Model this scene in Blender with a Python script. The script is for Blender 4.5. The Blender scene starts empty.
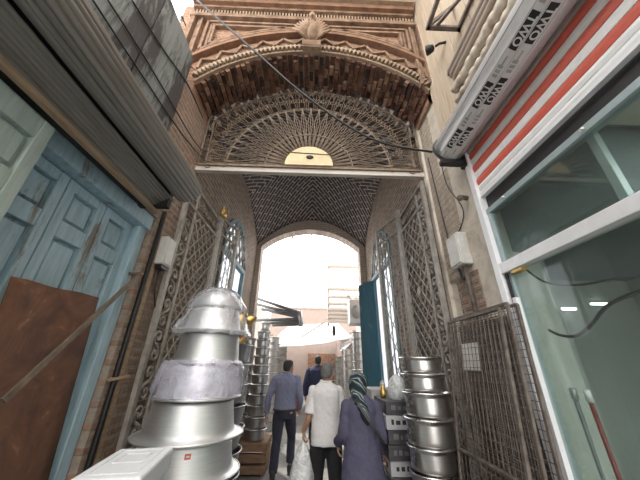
import bpy, bmesh, math, random
from mathutils import Vector, Matrix, noise
random.seed(7)
PI = math.pi
sc = bpy.context.scene
COL = sc.collection

# ------------------------------------------------------------------ camera, sky, sun, exposure
cam_d = bpy.data.cameras.new('camera'); cam = bpy.data.objects.new('camera', cam_d); COL.objects.link(cam)
cam_d.sensor_width = 36.0; cam_d.lens = 263.0/640*36; cam_d.clip_start = .02; cam_d.clip_end = 300
CAMR = Matrix.Rotation(-math.radians(1.6), 3, 'Z') @ Matrix.Rotation(math.radians(90+25.06), 3, 'X') @ Matrix.Rotation(math.radians(.7), 3, 'Z')
CAMP = Vector((.05, 0, 1.6))
cam.matrix_world = Matrix.Translation(CAMP) @ CAMR.to_4x4()
sc.camera = cam
w = bpy.data.worlds.new('sky'); sc.world = w; w.use_nodes = True
bg = w.node_tree.nodes['Background']; bg.inputs[0].default_value = (1.0, .985, .96, 1); bg.inputs[1].default_value = 4.9
sun_d = bpy.data.lights.new('sun', 'SUN'); sun = bpy.data.objects.new('sun', sun_d); COL.objects.link(sun)
sun_d.energy = 5.0; sun_d.angle = math.radians(1.5); sun_d.color = (1, .95, .86)
sun.rotation_euler = Vector((.30, -.45, -.95)).to_track_quat('-Z', 'Y').to_euler(); sun.location = (-4, 9, 12)
vs = sc.view_settings
vs.view_transform = 'Standard'; vs.look = 'None'; vs.gamma = 1; vs.use_curve_mapping = False; vs.exposure = 0.0

def P(x, y, X=None, Y=None, Z=None):
    "point of the place seen along a sight line, on a plane at a known distance"
    d = CAMR @ Vector(((x-320)/263.0, -(y-240)/263.0, -1))
    i, v = (0, X) if X is not None else (1, Y) if Y is not None else (2, Z)
    return CAMP + d*((v-CAMP[i])/d[i])

# ------------------------------------------------------------------ materials
MATS = {}
def newmat(name):
    m = bpy.data.materials.new(name); m.use_nodes = True
    nt = m.node_tree; b = nt.nodes['Principled BSDF']
    MATS[name] = m
    return m, nt, b
def coords(nt, sx=1, sy=1, sz=1, axes=None):
    tc = nt.nodes.new('ShaderNodeTexCoord')
    out = tc.outputs['Object']
    if axes:
        s = nt.nodes.new('ShaderNodeSeparateXYZ'); c = nt.nodes.new('ShaderNodeCombineXYZ')
        nt.links.new(out, s.inputs[0])
        for i, a in enumerate(axes): nt.links.new(s.outputs['XYZ'.index(a)], c.inputs[i])
        out = c.outputs[0]
    mp = nt.nodes.new('ShaderNodeMapping'); mp.inputs['Scale'].default_value = (sx, sy, sz)
    nt.links.new(out, mp.inputs[0])
    return mp.outputs[0]
def ramp(nt, fac, stops):
    r = nt.nodes.new('ShaderNodeValToRGB'); e = r.color_ramp.elements
    while len(e) < len(stops): e.new(.5)
    for el, (p, c) in zip(e, stops): el.position = p; el.color = (*c, 1) if len(c) == 3 else c
    nt.links.new(fac, r.inputs[0]); return r.outputs[0]
def tex(nt, vec, scale, detail=6, rough=.6, dist=0):
    n = nt.nodes.new('ShaderNodeTexNoise'); n.inputs['Scale'].default_value = scale; n.inputs['Detail'].default_value = detail
    n.inputs['Roughness'].default_value = rough; n.inputs['Distortion'].default_value = dist
    nt.links.new(vec, n.inputs['Vector']); return n.outputs['Fac']
def mixc(nt, fac, a, b, mode='MIX'):
    m = nt.nodes.new('ShaderNodeMix'); m.data_type = 'RGBA'; m.blend_type = mode
    for s, v in ((m.inputs[0], fac), (m.inputs[6], a), (m.inputs[7], b)):
        if hasattr(v, 'is_linked'): nt.links.new(v, s)
        elif isinstance(v, (int, float)): s.default_value = v
        else: s.default_value = (*v, 1)
    return m.outputs[2]
def bump(nt, b, h, strength=.4, dist=.01):
    n = nt.nodes.new('ShaderNodeBump'); n.inputs['Strength'].default_value = strength; n.inputs['Distance'].default_value = dist
    nt.links.new(h, n.inputs['Height']); nt.links.new(n.outputs[0], b.inputs['Normal'])
def noisy(name, stops, scale=6, rough=.7, metal=0, bumps=.25, stretch=(1,1,1), dist=0, detail=7, bdist=.006):
    m, nt, b = newmat(name)
    f = tex(nt, coords(nt, *stretch), scale, detail, .65, dist)
    nt.links.new(ramp(nt, f, stops), b.inputs['Base Color'])
    b.inputs['Roughness'].default_value = rough; b.inputs['Metallic'].default_value = metal
    if bumps: bump(nt, b, f, bumps, bdist)
    return m
def plain(name, c, rough=.6, metal=0, var=.12, scale=18, bumps=0):
    lo = tuple(max(0, x*(1-var)) for x in c); hi = tuple(min(1, x*(1+var)) for x in c)
    return noisy(name, [(.3, lo), (.7, hi)], scale, rough, metal, bumps)
def brick(name, axes, c1, c2, mortar, bw=.215, rh=.068, ms=.011, dirt=(.05,.04,.035), dirt_amt=.5, rough=.9, bstr=.7, off=.5):
    m, nt, b = newmat(name)
    v = coords(nt, axes=axes)
    t = nt.nodes.new('ShaderNodeTexBrick'); t.offset = off
    t.inputs['Color1'].default_value = (*c1, 1); t.inputs['Color2'].default_value = (*c2, 1); t.inputs['Mortar'].default_value = (*mortar, 1)
    for k, x in (('Scale', 1), ('Mortar Size', ms), ('Mortar Smooth', .35), ('Brick Width', bw), ('Row Height', rh)): t.inputs[k].default_value = x
    warp = nt.nodes.new('ShaderNodeTexNoise'); warp.inputs['Scale'].default_value = 7; nt.links.new(v, warp.inputs['Vector'])
    vm = nt.nodes.new('ShaderNodeVectorMath'); vm.operation = 'MULTIPLY_ADD'; vm.inputs[1].default_value = (.018,)*3
    nt.links.new(warp.outputs['Color'], vm.inputs[0]); nt.links.new(v, vm.inputs[2]); nt.links.new(vm.outputs[0], t.inputs['Vector'])
    f = tex(nt, v, 2.3, 8, .7, .6)
    f2 = tex(nt, v, 24, 6, .7)
    c = mixc(nt, ramp(nt, f, [(.42, (0,0,0)), (.72, (dirt_amt,)*3)]), t.outputs['Color'], dirt)
    c = mixc(nt, .55, c, mixc(nt, 1.0, c, ramp(nt, f2, [(.3, (.45,.45,.45)), (.7, (1.3,1.25,1.2))]), 'MULTIPLY'))
    nt.links.new(c, b.inputs['Base Color']); b.inputs['Roughness'].default_value = rough
    mx = nt.nodes.new('ShaderNodeMath'); mx.operation = 'MULTIPLY_ADD'; mx.inputs[1].default_value = -1.0
    nt.links.new(t.outputs['Fac'], mx.inputs[0]); nt.links.new(f2, mx.inputs[2])
    bump(nt, b, mx.outputs[0], bstr, .014)
    return m
def painted(name, base, under, scale=5, amt=.62, stretch=(1,1,.25), rough=.6, bumps=.3):
    "worn paint over another surface"
    m, nt, b = newmat(name)
    v = coords(nt, *stretch)
    f = tex(nt, v, scale, 9, .72, .4); g = tex(nt, coords(nt, 1, 1, .12), scale*5, 7, .7)
    lo = tuple(x*.72 for x in base)
    c = mixc(nt, ramp(nt, g, [(.35, (0,0,0)), (.65, (1,1,1))]), base, lo)
    c = mixc(nt, ramp(nt, f, [(amt-.03, (0,0,0)), (amt+.05, (1,1,1))]), c, under)
    nt.links.new(c, b.inputs['Base Color']); b.inputs['Roughness'].default_value = rough
    bump(nt, b, f, bumps, .006)
    return m
def clear(name, tint, rough=.02, opacity=.08, ior=1.5, body=(.8,.85,.85)):
    "thin see-through sheet: tinted transparency, a little haze, Fresnel gloss"
    m = bpy.data.materials.new(name); m.use_nodes = True; nt = m.node_tree; nt.nodes.clear(); MATS[name] = m
    o = nt.nodes.new('ShaderNodeOutputMaterial'); tr = nt.nodes.new('ShaderNodeBsdfTransparent'); tr.inputs[0].default_value = (*tint, 1)
    di = nt.nodes.new('ShaderNodeBsdfPrincipled'); di.inputs['Base Color'].default_value = (*body, 1); di.inputs['Roughness'].default_value = .35
    gl = nt.nodes.new('ShaderNodeBsdfGlossy'); gl.inputs['Roughness'].default_value = rough
    lw = nt.nodes.new('ShaderNodeLayerWeight'); lw.inputs[0].default_value = .5; pw = nt.nodes.new('ShaderNodeMath'); pw.operation = 'POWER'; pw.inputs[1].default_value = 5; nt.links.new(lw.outputs['Facing'], pw.inputs[0]); fr = nt.nodes.new('ShaderNodeMath'); fr.operation = 'MULTIPLY_ADD'; fr.inputs[1].default_value = .9; fr.inputs[2].default_value = .045; nt.links.new(pw.outputs[0], fr.inputs[0])
    m1 = nt.nodes.new('ShaderNodeMixShader'); m2 = nt.nodes.new('ShaderNodeMixShader')
    f = tex(nt, coords(nt), 9, 6, .7, 1.2)
    r = ramp(nt, f, [(.35, (opacity*.4,)*3), (.75, (min(1, opacity*1.7),)*3)])
    nt.links.new(r, m1.inputs[0]); nt.links.new(tr.outputs[0], m1.inputs[1]); nt.links.new(di.outputs[0], m1.inputs[2])
    nt.links.new(fr.outputs[0], m2.inputs[0]); nt.links.new(m1.outputs[0], m2.inputs[1]); nt.links.new(gl.outputs[0], m2.inputs[2])
    nt.links.new(m2.outputs[0], o.inputs[0])
    return m
def translucent(name, c, t=.5):
    m = bpy.data.materials.new(name); m.use_nodes = True; nt = m.node_tree; nt.nodes.clear(); MATS[name] = m
    o = nt.nodes.new('ShaderNodeOutputMaterial'); a = nt.nodes.new('ShaderNodeBsdfDiffuse'); b = nt.nodes.new('ShaderNodeBsdfTranslucent')
    r = ramp(nt, tex(nt, coords(nt), 5), [(.3, tuple(x*.85 for x in c)), (.7, c)])
    nt.links.new(r, a.inputs[0]); nt.links.new(r, b.inputs[0])
    x = nt.nodes.new('ShaderNodeMixShader'); x.inputs[0].default_value = t
    nt.links.new(a.outputs[0], x.inputs[1]); nt.links.new(b.outputs[0], x.inputs[2]); nt.links.new(x.outputs[0], o.inputs[0])
    return m
def glow(name, c, s):
    m, nt, b = newmat(name); b.inputs['Emission Color'].default_value = (*c, 1); b.inputs['Emission Strength'].default_value = s
    return m

M = MATS
brick('brick_side', 'YZX', (.36,.23,.16), (.27,.17,.12), (.42,.36,.30), dirt=(.16,.13,.11), dirt_amt=.75)
brick('brick_pier', 'YZX', (.36,.21,.145), (.27,.18,.135), (.33,.28,.235), dirt=(.27,.22,.18), dirt_amt=.95, ms=.018)
brick('brick_rough', 'YZX', (.50,.42,.34), (.44,.36,.29), (.36,.31,.26), dirt=(.46,.40,.33), dirt_amt=.8, bstr=1.0)
brick('brick_dado', 'YZX', (.15,.10,.08), (.11,.08,.065), (.20,.17,.15), dirt=(.07,.055,.05), dirt_amt=.8)
brick('brick_passage', 'YZX', (.25,.175,.125), (.13,.092,.072), (.34,.285,.235), dirt=(.17,.135,.11), dirt_amt=.6)
brick('brick_front', 'XZY', (.36,.19,.115), (.29,.15,.09), (.36,.28,.21), dirt=(.22,.13,.09), dirt_amt=.55)
brick('brick_far', 'XZY', (.42,.34,.29), (.36,.29,.25), (.48,.43,.39), dirt=(.3,.26,.24), dirt_amt=.4)
def island_mat(name, stops, rough=.95):
    "every separate brick gets its own tone"
    m, nt, b = newmat(name)
    g = nt.nodes.new('ShaderNodeNewGeometry'); f = tex(nt, coords(nt), 14, 6, .7)
    c = ramp(nt, g.outputs['Random Per Island'], stops)
    c = mixc(nt, .8, c, mixc(nt, 1.0, c, ramp(nt, f, [(.3, (.35,.33,.32)), (.7, (1.3,1.25,1.2))]), 'MULTIPLY'))
    nt.links.new(c, b.inputs['Base Color']); b.inputs['Roughness'].default_value = rough; bump(nt, b, f, .5, .008)
island_mat('soffit_brick', [(0, (.028,.015,.012)), (.4, (.095,.045,.032)), (.75, (.165,.085,.055)), (1, (.27,.17,.12))])  # random brick tones, their wide spread also paints in highlights and shade
noisy('terracotta', [(.28, (.085,.053,.036)), (.5, (.205,.125,.08)), (.75, (.33,.225,.15))], 9, .9, 0, .5)
noisy('terracotta_dark', [(.3, (.11,.06,.04)), (.7, (.27,.15,.09))], 8, .95, 0, .5)
noisy('crest_stone', [(.3, (.17,.11,.075)), (.7, (.36,.25,.17))], 14, .9, 0, .6)
noisy('carved_stone', [(.3, (.18,.125,.085)), (.7, (.37,.28,.20))], 9, .9, 0, .5)
noisy('dark_brown', [(.3, (.03,.022,.02)), (.7, (.10,.07,.055))], 8, .95, 0, .4)  # plain mottled dark brown
def vault_mat():
    m, nt, b = newmat('vault_brick')
    tc = nt.nodes.new('ShaderNodeTexCoord'); s = nt.nodes.new('ShaderNodeSeparateXYZ'); nt.links.new(tc.outputs['Object'], s.inputs[0])
    def mth(op, a, bb=None):
        n = nt.nodes.new('ShaderNodeMath'); n.operation = op
        for i, v in enumerate((a, bb)):
            if v is None: continue
            if isinstance(v, (int, float)): n.inputs[i].default_value = v
            else: nt.links.new(v, n.inputs[i])
        return n.outputs[0]
    ax = mth('ABSOLUTE', s.outputs[0]); ay = mth('ABSOLUTE', mth('SUBTRACT', s.outputs[1], 5.1))
    u = mth('ADD', ax, ay); v = mth('SUBTRACT', ax, ay)
    c = nt.nodes.new('ShaderNodeCombineXYZ'); nt.links.new(u, c.inputs[0]); nt.links.new(v, c.inputs[1])
    t = nt.nodes.new('ShaderNodeTexBrick'); nt.links.new(c.outputs[0], t.inputs['Vector'])
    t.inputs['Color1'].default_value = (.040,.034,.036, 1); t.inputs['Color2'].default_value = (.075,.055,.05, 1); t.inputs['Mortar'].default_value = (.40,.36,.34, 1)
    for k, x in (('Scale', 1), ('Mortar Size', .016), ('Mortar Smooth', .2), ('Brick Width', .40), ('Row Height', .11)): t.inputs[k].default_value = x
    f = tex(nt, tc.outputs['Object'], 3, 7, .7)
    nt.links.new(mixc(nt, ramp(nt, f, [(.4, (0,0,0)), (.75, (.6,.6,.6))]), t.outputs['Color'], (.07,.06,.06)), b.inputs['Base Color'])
    b.inputs['Roughness'].default_value = .9; bump(nt, b, t.outputs['Fac'], -.5, .01)
vault_mat()
noisy('plaster', [(.3, (.36,.30,.24)), (.5, (.58,.52,.44)), (.75, (.72,.66,.57))], 3.2, .9, 0, .5, dist=1.0)
noisy('concrete', [(.3, (.33,.30,.27)), (.7, (.50,.46,.41))], 4, .85, 0, .3)
noisy('paving', [(.3, (.13,.125,.12)), (.7, (.22,.21,.20))], 6, .8, 0, .4)
noisy('upper_cladding', [(.3, (.42,.33,.24)), (.7, (.56,.46,.35))], 6, .75, 0, .15, stretch=(1,3,.3))
painted('blue_paint', (.42,.59,.68), (.20,.19,.165), 5, .60)
painted('blue_paint_pale', (.40,.50,.475), (.20,.115,.065), 4, .64)
painted('teal_paint', (.03,.11,.15), (.10,.17,.19), 6, .62)
painted('teal_frame', (.085,.15,.175), (.16,.20,.20), 6, .62)
painted('stained_board', (.23,.255,.255), (.055,.052,.052), 3.0, .50, stretch=(1,1.6,.32), rough=.75, bumps=.1)
noisy('old_wood', [(.3, (.22,.155,.10)), (.7, (.40,.30,.20))], 7, .8, 0, .4, stretch=(6,.6,6))
noisy('crate_wood', [(.3, (.14,.08,.05)), (.7, (.28,.17,.105))], 7, .8, 0, .3, stretch=(1,1,5))
noisy('rust_sheet', [(.25, (.06,.036,.03)), (.46, (.135,.066,.044)), (.60, (.19,.092,.055)), (.70, (.40,.22,.12))], 3.0, .8, .1, .3, dist=1.6)
noisy('rusty_mesh', [(.3, (.085,.066,.056)), (.7, (.23,.19,.165))], 14, .7, .35, .2)
noisy('wrought_iron', [(.3, (.19,.175,.155)), (.7, (.36,.33,.29))], 12, .6, .25, .2)
noisy('fan_iron', [(.3, (.125,.092,.066)), (.7, (.26,.195,.14))], 12, .65, .15, .2)
noisy('beam_paint', [(.3, (.44,.40,.36)), (.7, (.64,.60,.55))], 5, .6, 0, .2, stretch=(.4,3,3))
noisy('galvanised', [(.3, (.20,.19,.178)), (.7, (.36,.345,.32))], 5, .48, .55, .12, stretch=(3,.3,3))
noisy('shade_black', [(.3, (.012,.012,.012)), (.7, (.03,.03,.03))], 5, .9, 0, 0)  # near-black colour standing in for deep shade in hollows
noisy('bar_iron', [(.3, (.10,.075,.055)), (.7, (.26,.20,.15))], 9, .7, .2, .2)
plain('black_iron', (.02,.019,.018), .5, .3)
plain('black_rubber', (.02,.02,.022), .5)
def brushed(name, c, rough, sz=60):
    m, nt, b = newmat(name)
    f = tex(nt, coords(nt, 1, 1, 14), 9, 5, .7); g = tex(nt, coords(nt), 3, 5, .6)
    nt.links.new(ramp(nt, f, [(.3, tuple(x*.86 for x in c)), (.7, c)]), b.inputs['Base Color'])
    nt.links.new(ramp(nt, g, [(.3, (rough*.75,)*3), (.7, (rough*1.25,)*3)]), b.inputs['Roughness'])
    b.inputs['Metallic'].default_value = 1
brushed('aluminium', (.80,.80,.80), .48)
brushed('aluminium_small', (.62,.61,.60), .34)
plain('pole_grey', (.16,.155,.16), .5)
brushed('aluminium_shiny', (.80,.78,.76), .30)
brushed('steel_dull', (.46,.47,.48), .42)
noisy('brass_gold', [(.3, (.55,.35,.11)), (.7, (.78,.55,.22))], 20, .3, .9, .2)
plain('white_metal', (.82,.82,.84), .35, .1, .05)
plain('tube_white', (.82,.82,.83), .35, .15, .06)
plain('tube_film', (.70,.68,.67), .3, 0, .06)
plain('label_black', (.018,.017,.017), .5, 0)
plain('label_grey', (.40,.39,.38), .5, 0)
plain('label_white', (.70,.69,.68), .5, 0)
plain('stripe_red', (.66,.13,.09), .42, 0, .08)
plain('stripe_white', (.86,.86,.86), .42, 0, .06)
plain('grey_frame', (.36,.44,.45), .4, .2, .08)
plain('shop_wall', (.27,.31,.29), .6, 0, .10, 3)
plain('shop_dark', (.08,.12,.125), .6, 0, .2, 3)
plain('shop_beige', (.42,.40,.33), .6, 0, .1, 3)
plain('jamb_green', (.43,.47,.42), .5, 0, .06, 5)
plain('pole_red', (.22,.03,.03), .4)
plain('pole_dark', (.09,.12,.12), .4)
plain('foam', (.70,.71,.73), .75, 0, .04, 30, .1)
plain('box_grey', (.55,.54,.51), .6, .2, .15, 9, .1)
plain('plate_tan', (.66,.53,.33), .7, 0, .15, 9)
plain('carton_dark', (.052,.05,.054), .45, 0, .25, 30)
plain('carton_white', (.42,.40,.42), .55, 0, .08)
plain('carton_light', (.36,.35,.34), .55, 0, .15)
plain('carton_print', (.15,.145,.15), .5, 0, .1)
plain('ac_white', (.72,.71,.68), .5, 0, .06)
plain('pink_wall', (.29,.225,.195), .85, 0, .1, 4)
plain('slat_tan', (.42,.36,.31), .6, 0, .1)
plain('pale_wall', (.62,.59,.54), .85, 0, .1, 4)
clear('shop_glass', (.84,.88,.86), .015, .05, 1.5, (.55,.62,.60))
clear('poly_bag', (.95,.95,.97), .13, .24, 1.45, (.86,.86,.90))
clear('poly_bag_lilac', (.92,.90,.97), .13, .36, 1.45, (.80,.78,.90))
clear('bag_white', (.92,.93,.93), .3, .55, 1.4, (.90,.92,.92))
clear('cup_glass', (.85,.87,.88), .05, .25, 1.5, (.8,.82,.84))
translucent('tarp_white', (.82,.82,.82), .45)
translucent('frosted_pane', (.88,.91,.95), .75)
# people
plain('skin_tan', (.36,.20,.135), .55, 0, .10, 30)
plain('skin_fair', (.47,.28,.20), .55, 0, .10, 30)
plain('hair_black', (.018,.015,.014), .6, 0, .4, 60, .4)
plain('hair_grey', (.13,.125,.12), .7, 0, .45, 60, .5)
noisy('cloth_blue', [(.3, (.155,.165,.245)), (.7, (.205,.215,.305))], 60, .85, 0, .15)
noisy('cloth_white', [(.3, (.62,.60,.59)), (.7, (.74,.72,.71))], 50, .85, 0, .15)
noisy('cloth_purple', [(.3, (.066,.063,.105)), (.7, (.093,.088,.142))], 40, .85, 0, .2)
noisy('cloth_navy', [(.3, (.018,.022,.05)), (.7, (.035,.042,.085))], 40, .85, 0, .2)
noisy('cloth_trouser', [(.3, (.018,.02,.034)), (.7, (.033,.036,.056))], 40, .85, 0, .2)
noisy('cloth_black', [(.3, (.011,.011,.012)), (.7, (.022,.021,.022))], 40, .85, 0, .2)
noisy('leather', [(.3, (.02,.018,.018)), (.7, (.05,.045,.042))], 40, .45, 0, .2)
noisy('bag_brown', [(.3, (.10,.04,.03)), (.52, (.22,.10,.06)), (.7, (.34,.24,.17))], 14, .6, 0, .2)
plain('eye_white', (.75,.73,.70), .2, 0, .02); plain('eye_dark', (.03,.02,.015), .2); plain('lip', (.30,.12,.10), .5)
def scarf_mat():
    m, nt, b = newmat('scarf_print')
    v = coords(nt, 1, 1, 1)
    wv = nt.nodes.new('ShaderNodeTexWave'); wv.inputs['Scale'].default_value = 5.0; wv.inputs['Distortion'].default_value = 5; wv.inputs['Detail'].default_value = 2; wv.bands_direction = 'DIAGONAL'
    nt.links.new(v, wv.inputs['Vector'])
    nt.links.new(ramp(nt, wv.outputs['Fac'], [(.30, (.012,.02,.026)), (.52, (.03,.075,.085)), (.72, (.10,.17,.18)), (.86, (.42,.45,.44)), (.95, (.02,.03,.035))]), b.inputs['Base Color'])
    b.inputs['Roughness'].default_value = .75
scarf_mat()

# ------------------------------------------------------------------ mesh building
ORIG = {}
class MB:
    def __init__(s): s.v = []; s.f = []; s.sm = []
    def add(s, vs, fs, smooth=False):
        o = len(s.v); s.v += [Vector(p) for p in vs]; s.f += [tuple(i+o for i in f) for f in fs]; s.sm += [smooth]*len(fs); return s
    def box(s, a, b):
        (x0,y0,z0),(x1,y1,z1) = a, b
        x0,x1 = sorted((x0,x1)); y0,y1 = sorted((y0,y1)); z0,z1 = sorted((z0,z1))
        return s.add([(x0,y0,z0),(x1,y0,z0),(x1,y1,z0),(x0,y1,z0),(x0,y0,z1),(x1,y0,z1),(x1,y1,z1),(x0,y1,z1)],
                     [(0,3,2,1),(4,5,6,7),(0,1,5,4),(1,2,6,5),(2,3,7,6),(3,0,4,7)])
    def obox(s, c, size, rot):
        hx, hy, hz = (k/2 for k in size); c = Vector(c)
        vs = [c + rot @ Vector((x,y,z)) for z in (-hz,hz) for x,y in ((-hx,-hy),(hx,-hy),(hx,hy),(-hx,hy))]
        return s.add(vs, [(0,3,2,1),(4,5,6,7),(0,1,5,4),(1,2,6,5),(2,3,7,6),(3,0,4,7)])
    def bar(s, p, q, wx, wz, up=(0,0,1)):
        p, q = Vector(p), Vector(q); d = q-p; L = d.length
        if L < 1e-6: return s
        y = d/L; u = Vector(up)
        if abs(y.dot(u)) > .98: u = Vector((1,0,0))
        x = y.cross(u).normalized(); z = x.cross(y)
        return s.obox((p+q)/2, (wx, L, wz), Matrix((x,y,z)).transposed())
    def tube(s, pts, r, n=6, caps=True, smooth=True, closed=False):
        pts = [Vector(p) for p in pts]; m = len(pts); rs = r if isinstance(r, (list,tuple)) else [r]*m
        t0 = (pts[1]-pts[0]).normalized(); u = t0.orthogonal().normalized(); vs = []
        for i, p in enumerate(pts):
            t = (pts[min(i+1,m-1)]-pts[max(i-1,0)])
            if closed: t = pts[(i+1)%m]-pts[i-1]
            t = t.normalized() if t.length > 1e-9 else t0
            u = (u - t*u.dot(t)); u = u.normalized() if u.length > 1e-6 else t.orthogonal().normalized()
            w_ = t.cross(u)
            vs += [p + (u*math.cos(2*PI*k/n)+w_*math.sin(2*PI*k/n))*rs[i] for k in range(n)]
        fs = []
        for i in range(m if closed else m-1):
            j = (i+1) % m
            fs += [(i*n+k, i*n+(k+1)%n, j*n+(k+1)%n, j*n+k) for k in range(n)]
        if caps and not closed: fs += [tuple(range(n))[::-1], tuple((m-1)*n+k for k in range(n))]
        return s.add(vs, fs, smooth)
    def lathe(s, prof, c=(0,0,0), n=32, smooth=True, sx=1, sy=1):
        c = Vector(c); vs = []; fs = []; m = len(prof)
        for r, z in prof: vs += [c+Vector((r*sx*math.cos(2*PI*k/n), r*sy*math.sin(2*PI*k/n), z)) for k in range(n)]
        for i in range(m-1): fs += [(i*n+k, i*n+(k+1)%n, (i+1)*n+(k+1)%n, (i+1)*n+k) for k in range(n)]
        if prof[0][0] > 1e-6: fs.append(tuple(range(n))[::-1])
        if prof[-1][0] > 1e-6: fs.append(tuple((m-1)*n+k for k in range(n)))
        return s.add(vs, fs, smooth)
    def ball(s, c, r, n=12, m=8):
        rx, ry, rz = r if isinstance(r, (list,tuple)) else (r,r,r)
        prof = [(max(1e-4, math.sin(PI*i/m)), -math.cos(PI*i/m)) for i in range(m+1)]
        c = Vector(c); vs = []; fs = []
        for a, z in prof: vs += [c+Vector((rx*a*math.cos(2*PI*k/n), ry*a*math.sin(2*PI*k/n), rz*z)) for k in range(n)]
        for i in range(m): fs += [(i*n+k, i*n+(k+1)%n, (i+1)*n+(k+1)%n, (i+1)*n+k) for k in range(n)]
        return s.add(vs, fs, True)
    def prism(s, poly, fn, a, b, smooth=False):
        "poly of 2-D points, fn(u, v, t) -> 3-D point, swept from t=a to t=b"
        n = len(poly); vs = [fn(u,v,a) for u,v in poly]+[fn(u,v,b) for u,v in poly]
        return s.add(vs, [tuple(range(n))[::-1], tuple(range(n,2*n))]+[(i,(i+1)%n,n+(i+1)%n,n+i) for i in range(n)], smooth)
    def strip(s, us, lo, hi, fn, a, b):
        "wall of columns between lo(u) and hi(u), thickness a..b"
        for u0, u1 in zip(us, us[1:]):
            e = 1e-5
            l0, l1, h0, h1 = lo(u0+e), lo(u1-e), hi(u0+e), hi(u1-e)
            if h0-l0 < 1e-4 and h1-l1 < 1e-4: continue
            s.prism([(u0,l0),(u1,l1),(u1,h1),(u0,h0)], fn, a, b)
        return s
    def grid(s, nu, nv, fn, smooth=True):
        vs = [fn(i/nu, j/nv) for j in range(nv+1) for i in range(nu+1)]
        return s.add(vs, [(j*(nu+1)+i, j*(nu+1)+i+1, (j+1)*(nu+1)+i+1, (j+1)*(nu+1)+i) for j in range(nv) for i in range(nu)], smooth)
    def build(s, name, mat, parent=None, bevel=0, fix=True):
        o0 = ORIG.get(parent.name, Vector()) if parent else Vector()
        me = bpy.data.meshes.new(name); me.from_pydata([p-o0 for p in s.v], [], s.f); me.update()
        me.polygons.foreach_set('use_smooth', s.sm)
        if fix:
            bm = bmesh.new(); bm.from_mesh(me); bmesh.ops.recalc_face_normals(bm, faces=bm.faces); bm.to_mesh(me); bm.free()
        me.materials.append(M[mat] if isinstance(mat, str) else mat)
        o = bpy.data.objects.new(name, me); COL.objects.link(o)
        if parent: o.parent = parent; ORIG[o.name] = o0
        if bevel:
            b = o.modifiers.new('bevel', 'BEVEL'); b.width = bevel; b.segments = 2; b.limit_method = 'ANGLE'; b.angle_limit = .7
        return o
def tag(o, label, cat, group=None, kind=None):
    o['label'] = label; o['category'] = cat
    if group: o['group'] = group
    if kind: o['kind'] = kind
    return o
def thing(name, label, cat, loc, group=None):
    o = bpy.data.objects.new(name, None); COL.objects.link(o); o.location = loc; ORIG[o.name] = Vector(loc); o.empty_display_size = .1
    return tag(o, label, cat, group)
def struct(o): o['kind'] = 'structure'; return o
def relocate(o, base):
    "put a one-mesh thing's origin at its base"
    base = Vector(base); o.data.transform(Matrix.Translation(-base)); o.location = base; return o
def copy_thing(src, loc, label, group=None):
    c = src.copy(); COL.objects.link(c); c.location = loc; c['label'] = label
    if group: c['group'] = group
    for ch in src.children:
        d = ch.copy(); COL.objects.link(d); d.parent = c
        for g in ch.children:
            e = g.copy(); COL.objects.link(e); e.parent = d
    return c
YZ = lambda u, v, t: (t, u, v)      # wall lying along Y
XZ = lambda u, v, t: (u, t, v)      # wall lying along X
XY = lambda u, v, t: (u, v, t)
def spiral(fn, cu, cv, r, turns, a0, sgn=1, r0=.12, n=22):
    return [fn(cu + r*(r0+(1-r0)*(1-i/n))*math.cos(a0+sgn*2*PI*turns*i/n), cv + r*(r0+(1-r0)*(1-i/n))*math.sin(a0+sgn*2*PI*turns*i/n)) for i in range(n+1)]
def s_scroll(fn, u, v, hw, hh, flip=1, n=14):
    "an S: two spirals joined by their outer ends"
    r = min(hw, hh*.5)
    top = spiral(fn, u, v+hh-r, r, 1.35, -PI/2 if flip > 0 else -PI/2, flip, n=n)
    bot = spiral(fn, u, v-hh+r, r, 1.35, PI/2, flip, n=n)
    return top[::-1] + bot

# ================================================================== THE SETTING
V3 = lambda x, y, z: Vector((x, y, z))
HW = 1.45; HR = 1.49; YF = 2.15; YG = 2.68; YB = 6.5
ARC_R = 1.836; ARC_Z = 5.37-ARC_R
def arch_z(x, d=0): return ARC_Z + math.sqrt(max(0, (ARC_R+d)**2 - x*x))
def vault_z(x, y): return 5.95 - .80*(x/HW)**2 - .70*((y-4.6)/1.9)**2
def frange(a, b, n): return [a+(b-a)*i/n for i in range(n+1)]

m = MB(); m.grid(40, 60, lambda u, v: (-9+18*u, -7+37*v, 0), False)
struct(m.build('floor', 'paving'))

# left shop wall with its door recess, right shop wall with its window recess
m = MB(); m.box((-HW-.35,-6,0), (-HW,-1.6,4.78)); m.box((-HW-.35,-1.6,2.84), (-HW,2.24,4.55)); m.box((-HW-.35,-1.6,4.55), (-HW,1.98,4.78)); m.box((-HW-.35,2.24,0), (-HW,YG,4.55))
struct(m.build('wall_left', 'brick_pier'))
m = MB(); m.box((-1.75,-1.6,0), (-1.70,2.24,2.84)); struct(m.build('wall_left_recess', 'shade_black'))
m = MB(); m.box((HR,-6,0), (HR+.3,-2.6,3.42)); m.box((HR,1.905,0), (HR+.35,YG-.06,4.55)); m.box((HW,YG-.06,0),(HW+.35,YG,4.55)); m.box((HR,-6,3.42),(HR+.25,1.905,3.75))
struct(m.build('wall_right', 'plaster'))
m = MB()
y = -5.9
while y < YF-.02:
    m.box((HR-.02-.012*random.random(), y, 3.75), (HR+.22, min(y+.145, YF), 7.2)); y += .15
struct(m.build('wall_right_upper', 'upper_cladding', bevel=.004))
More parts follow.
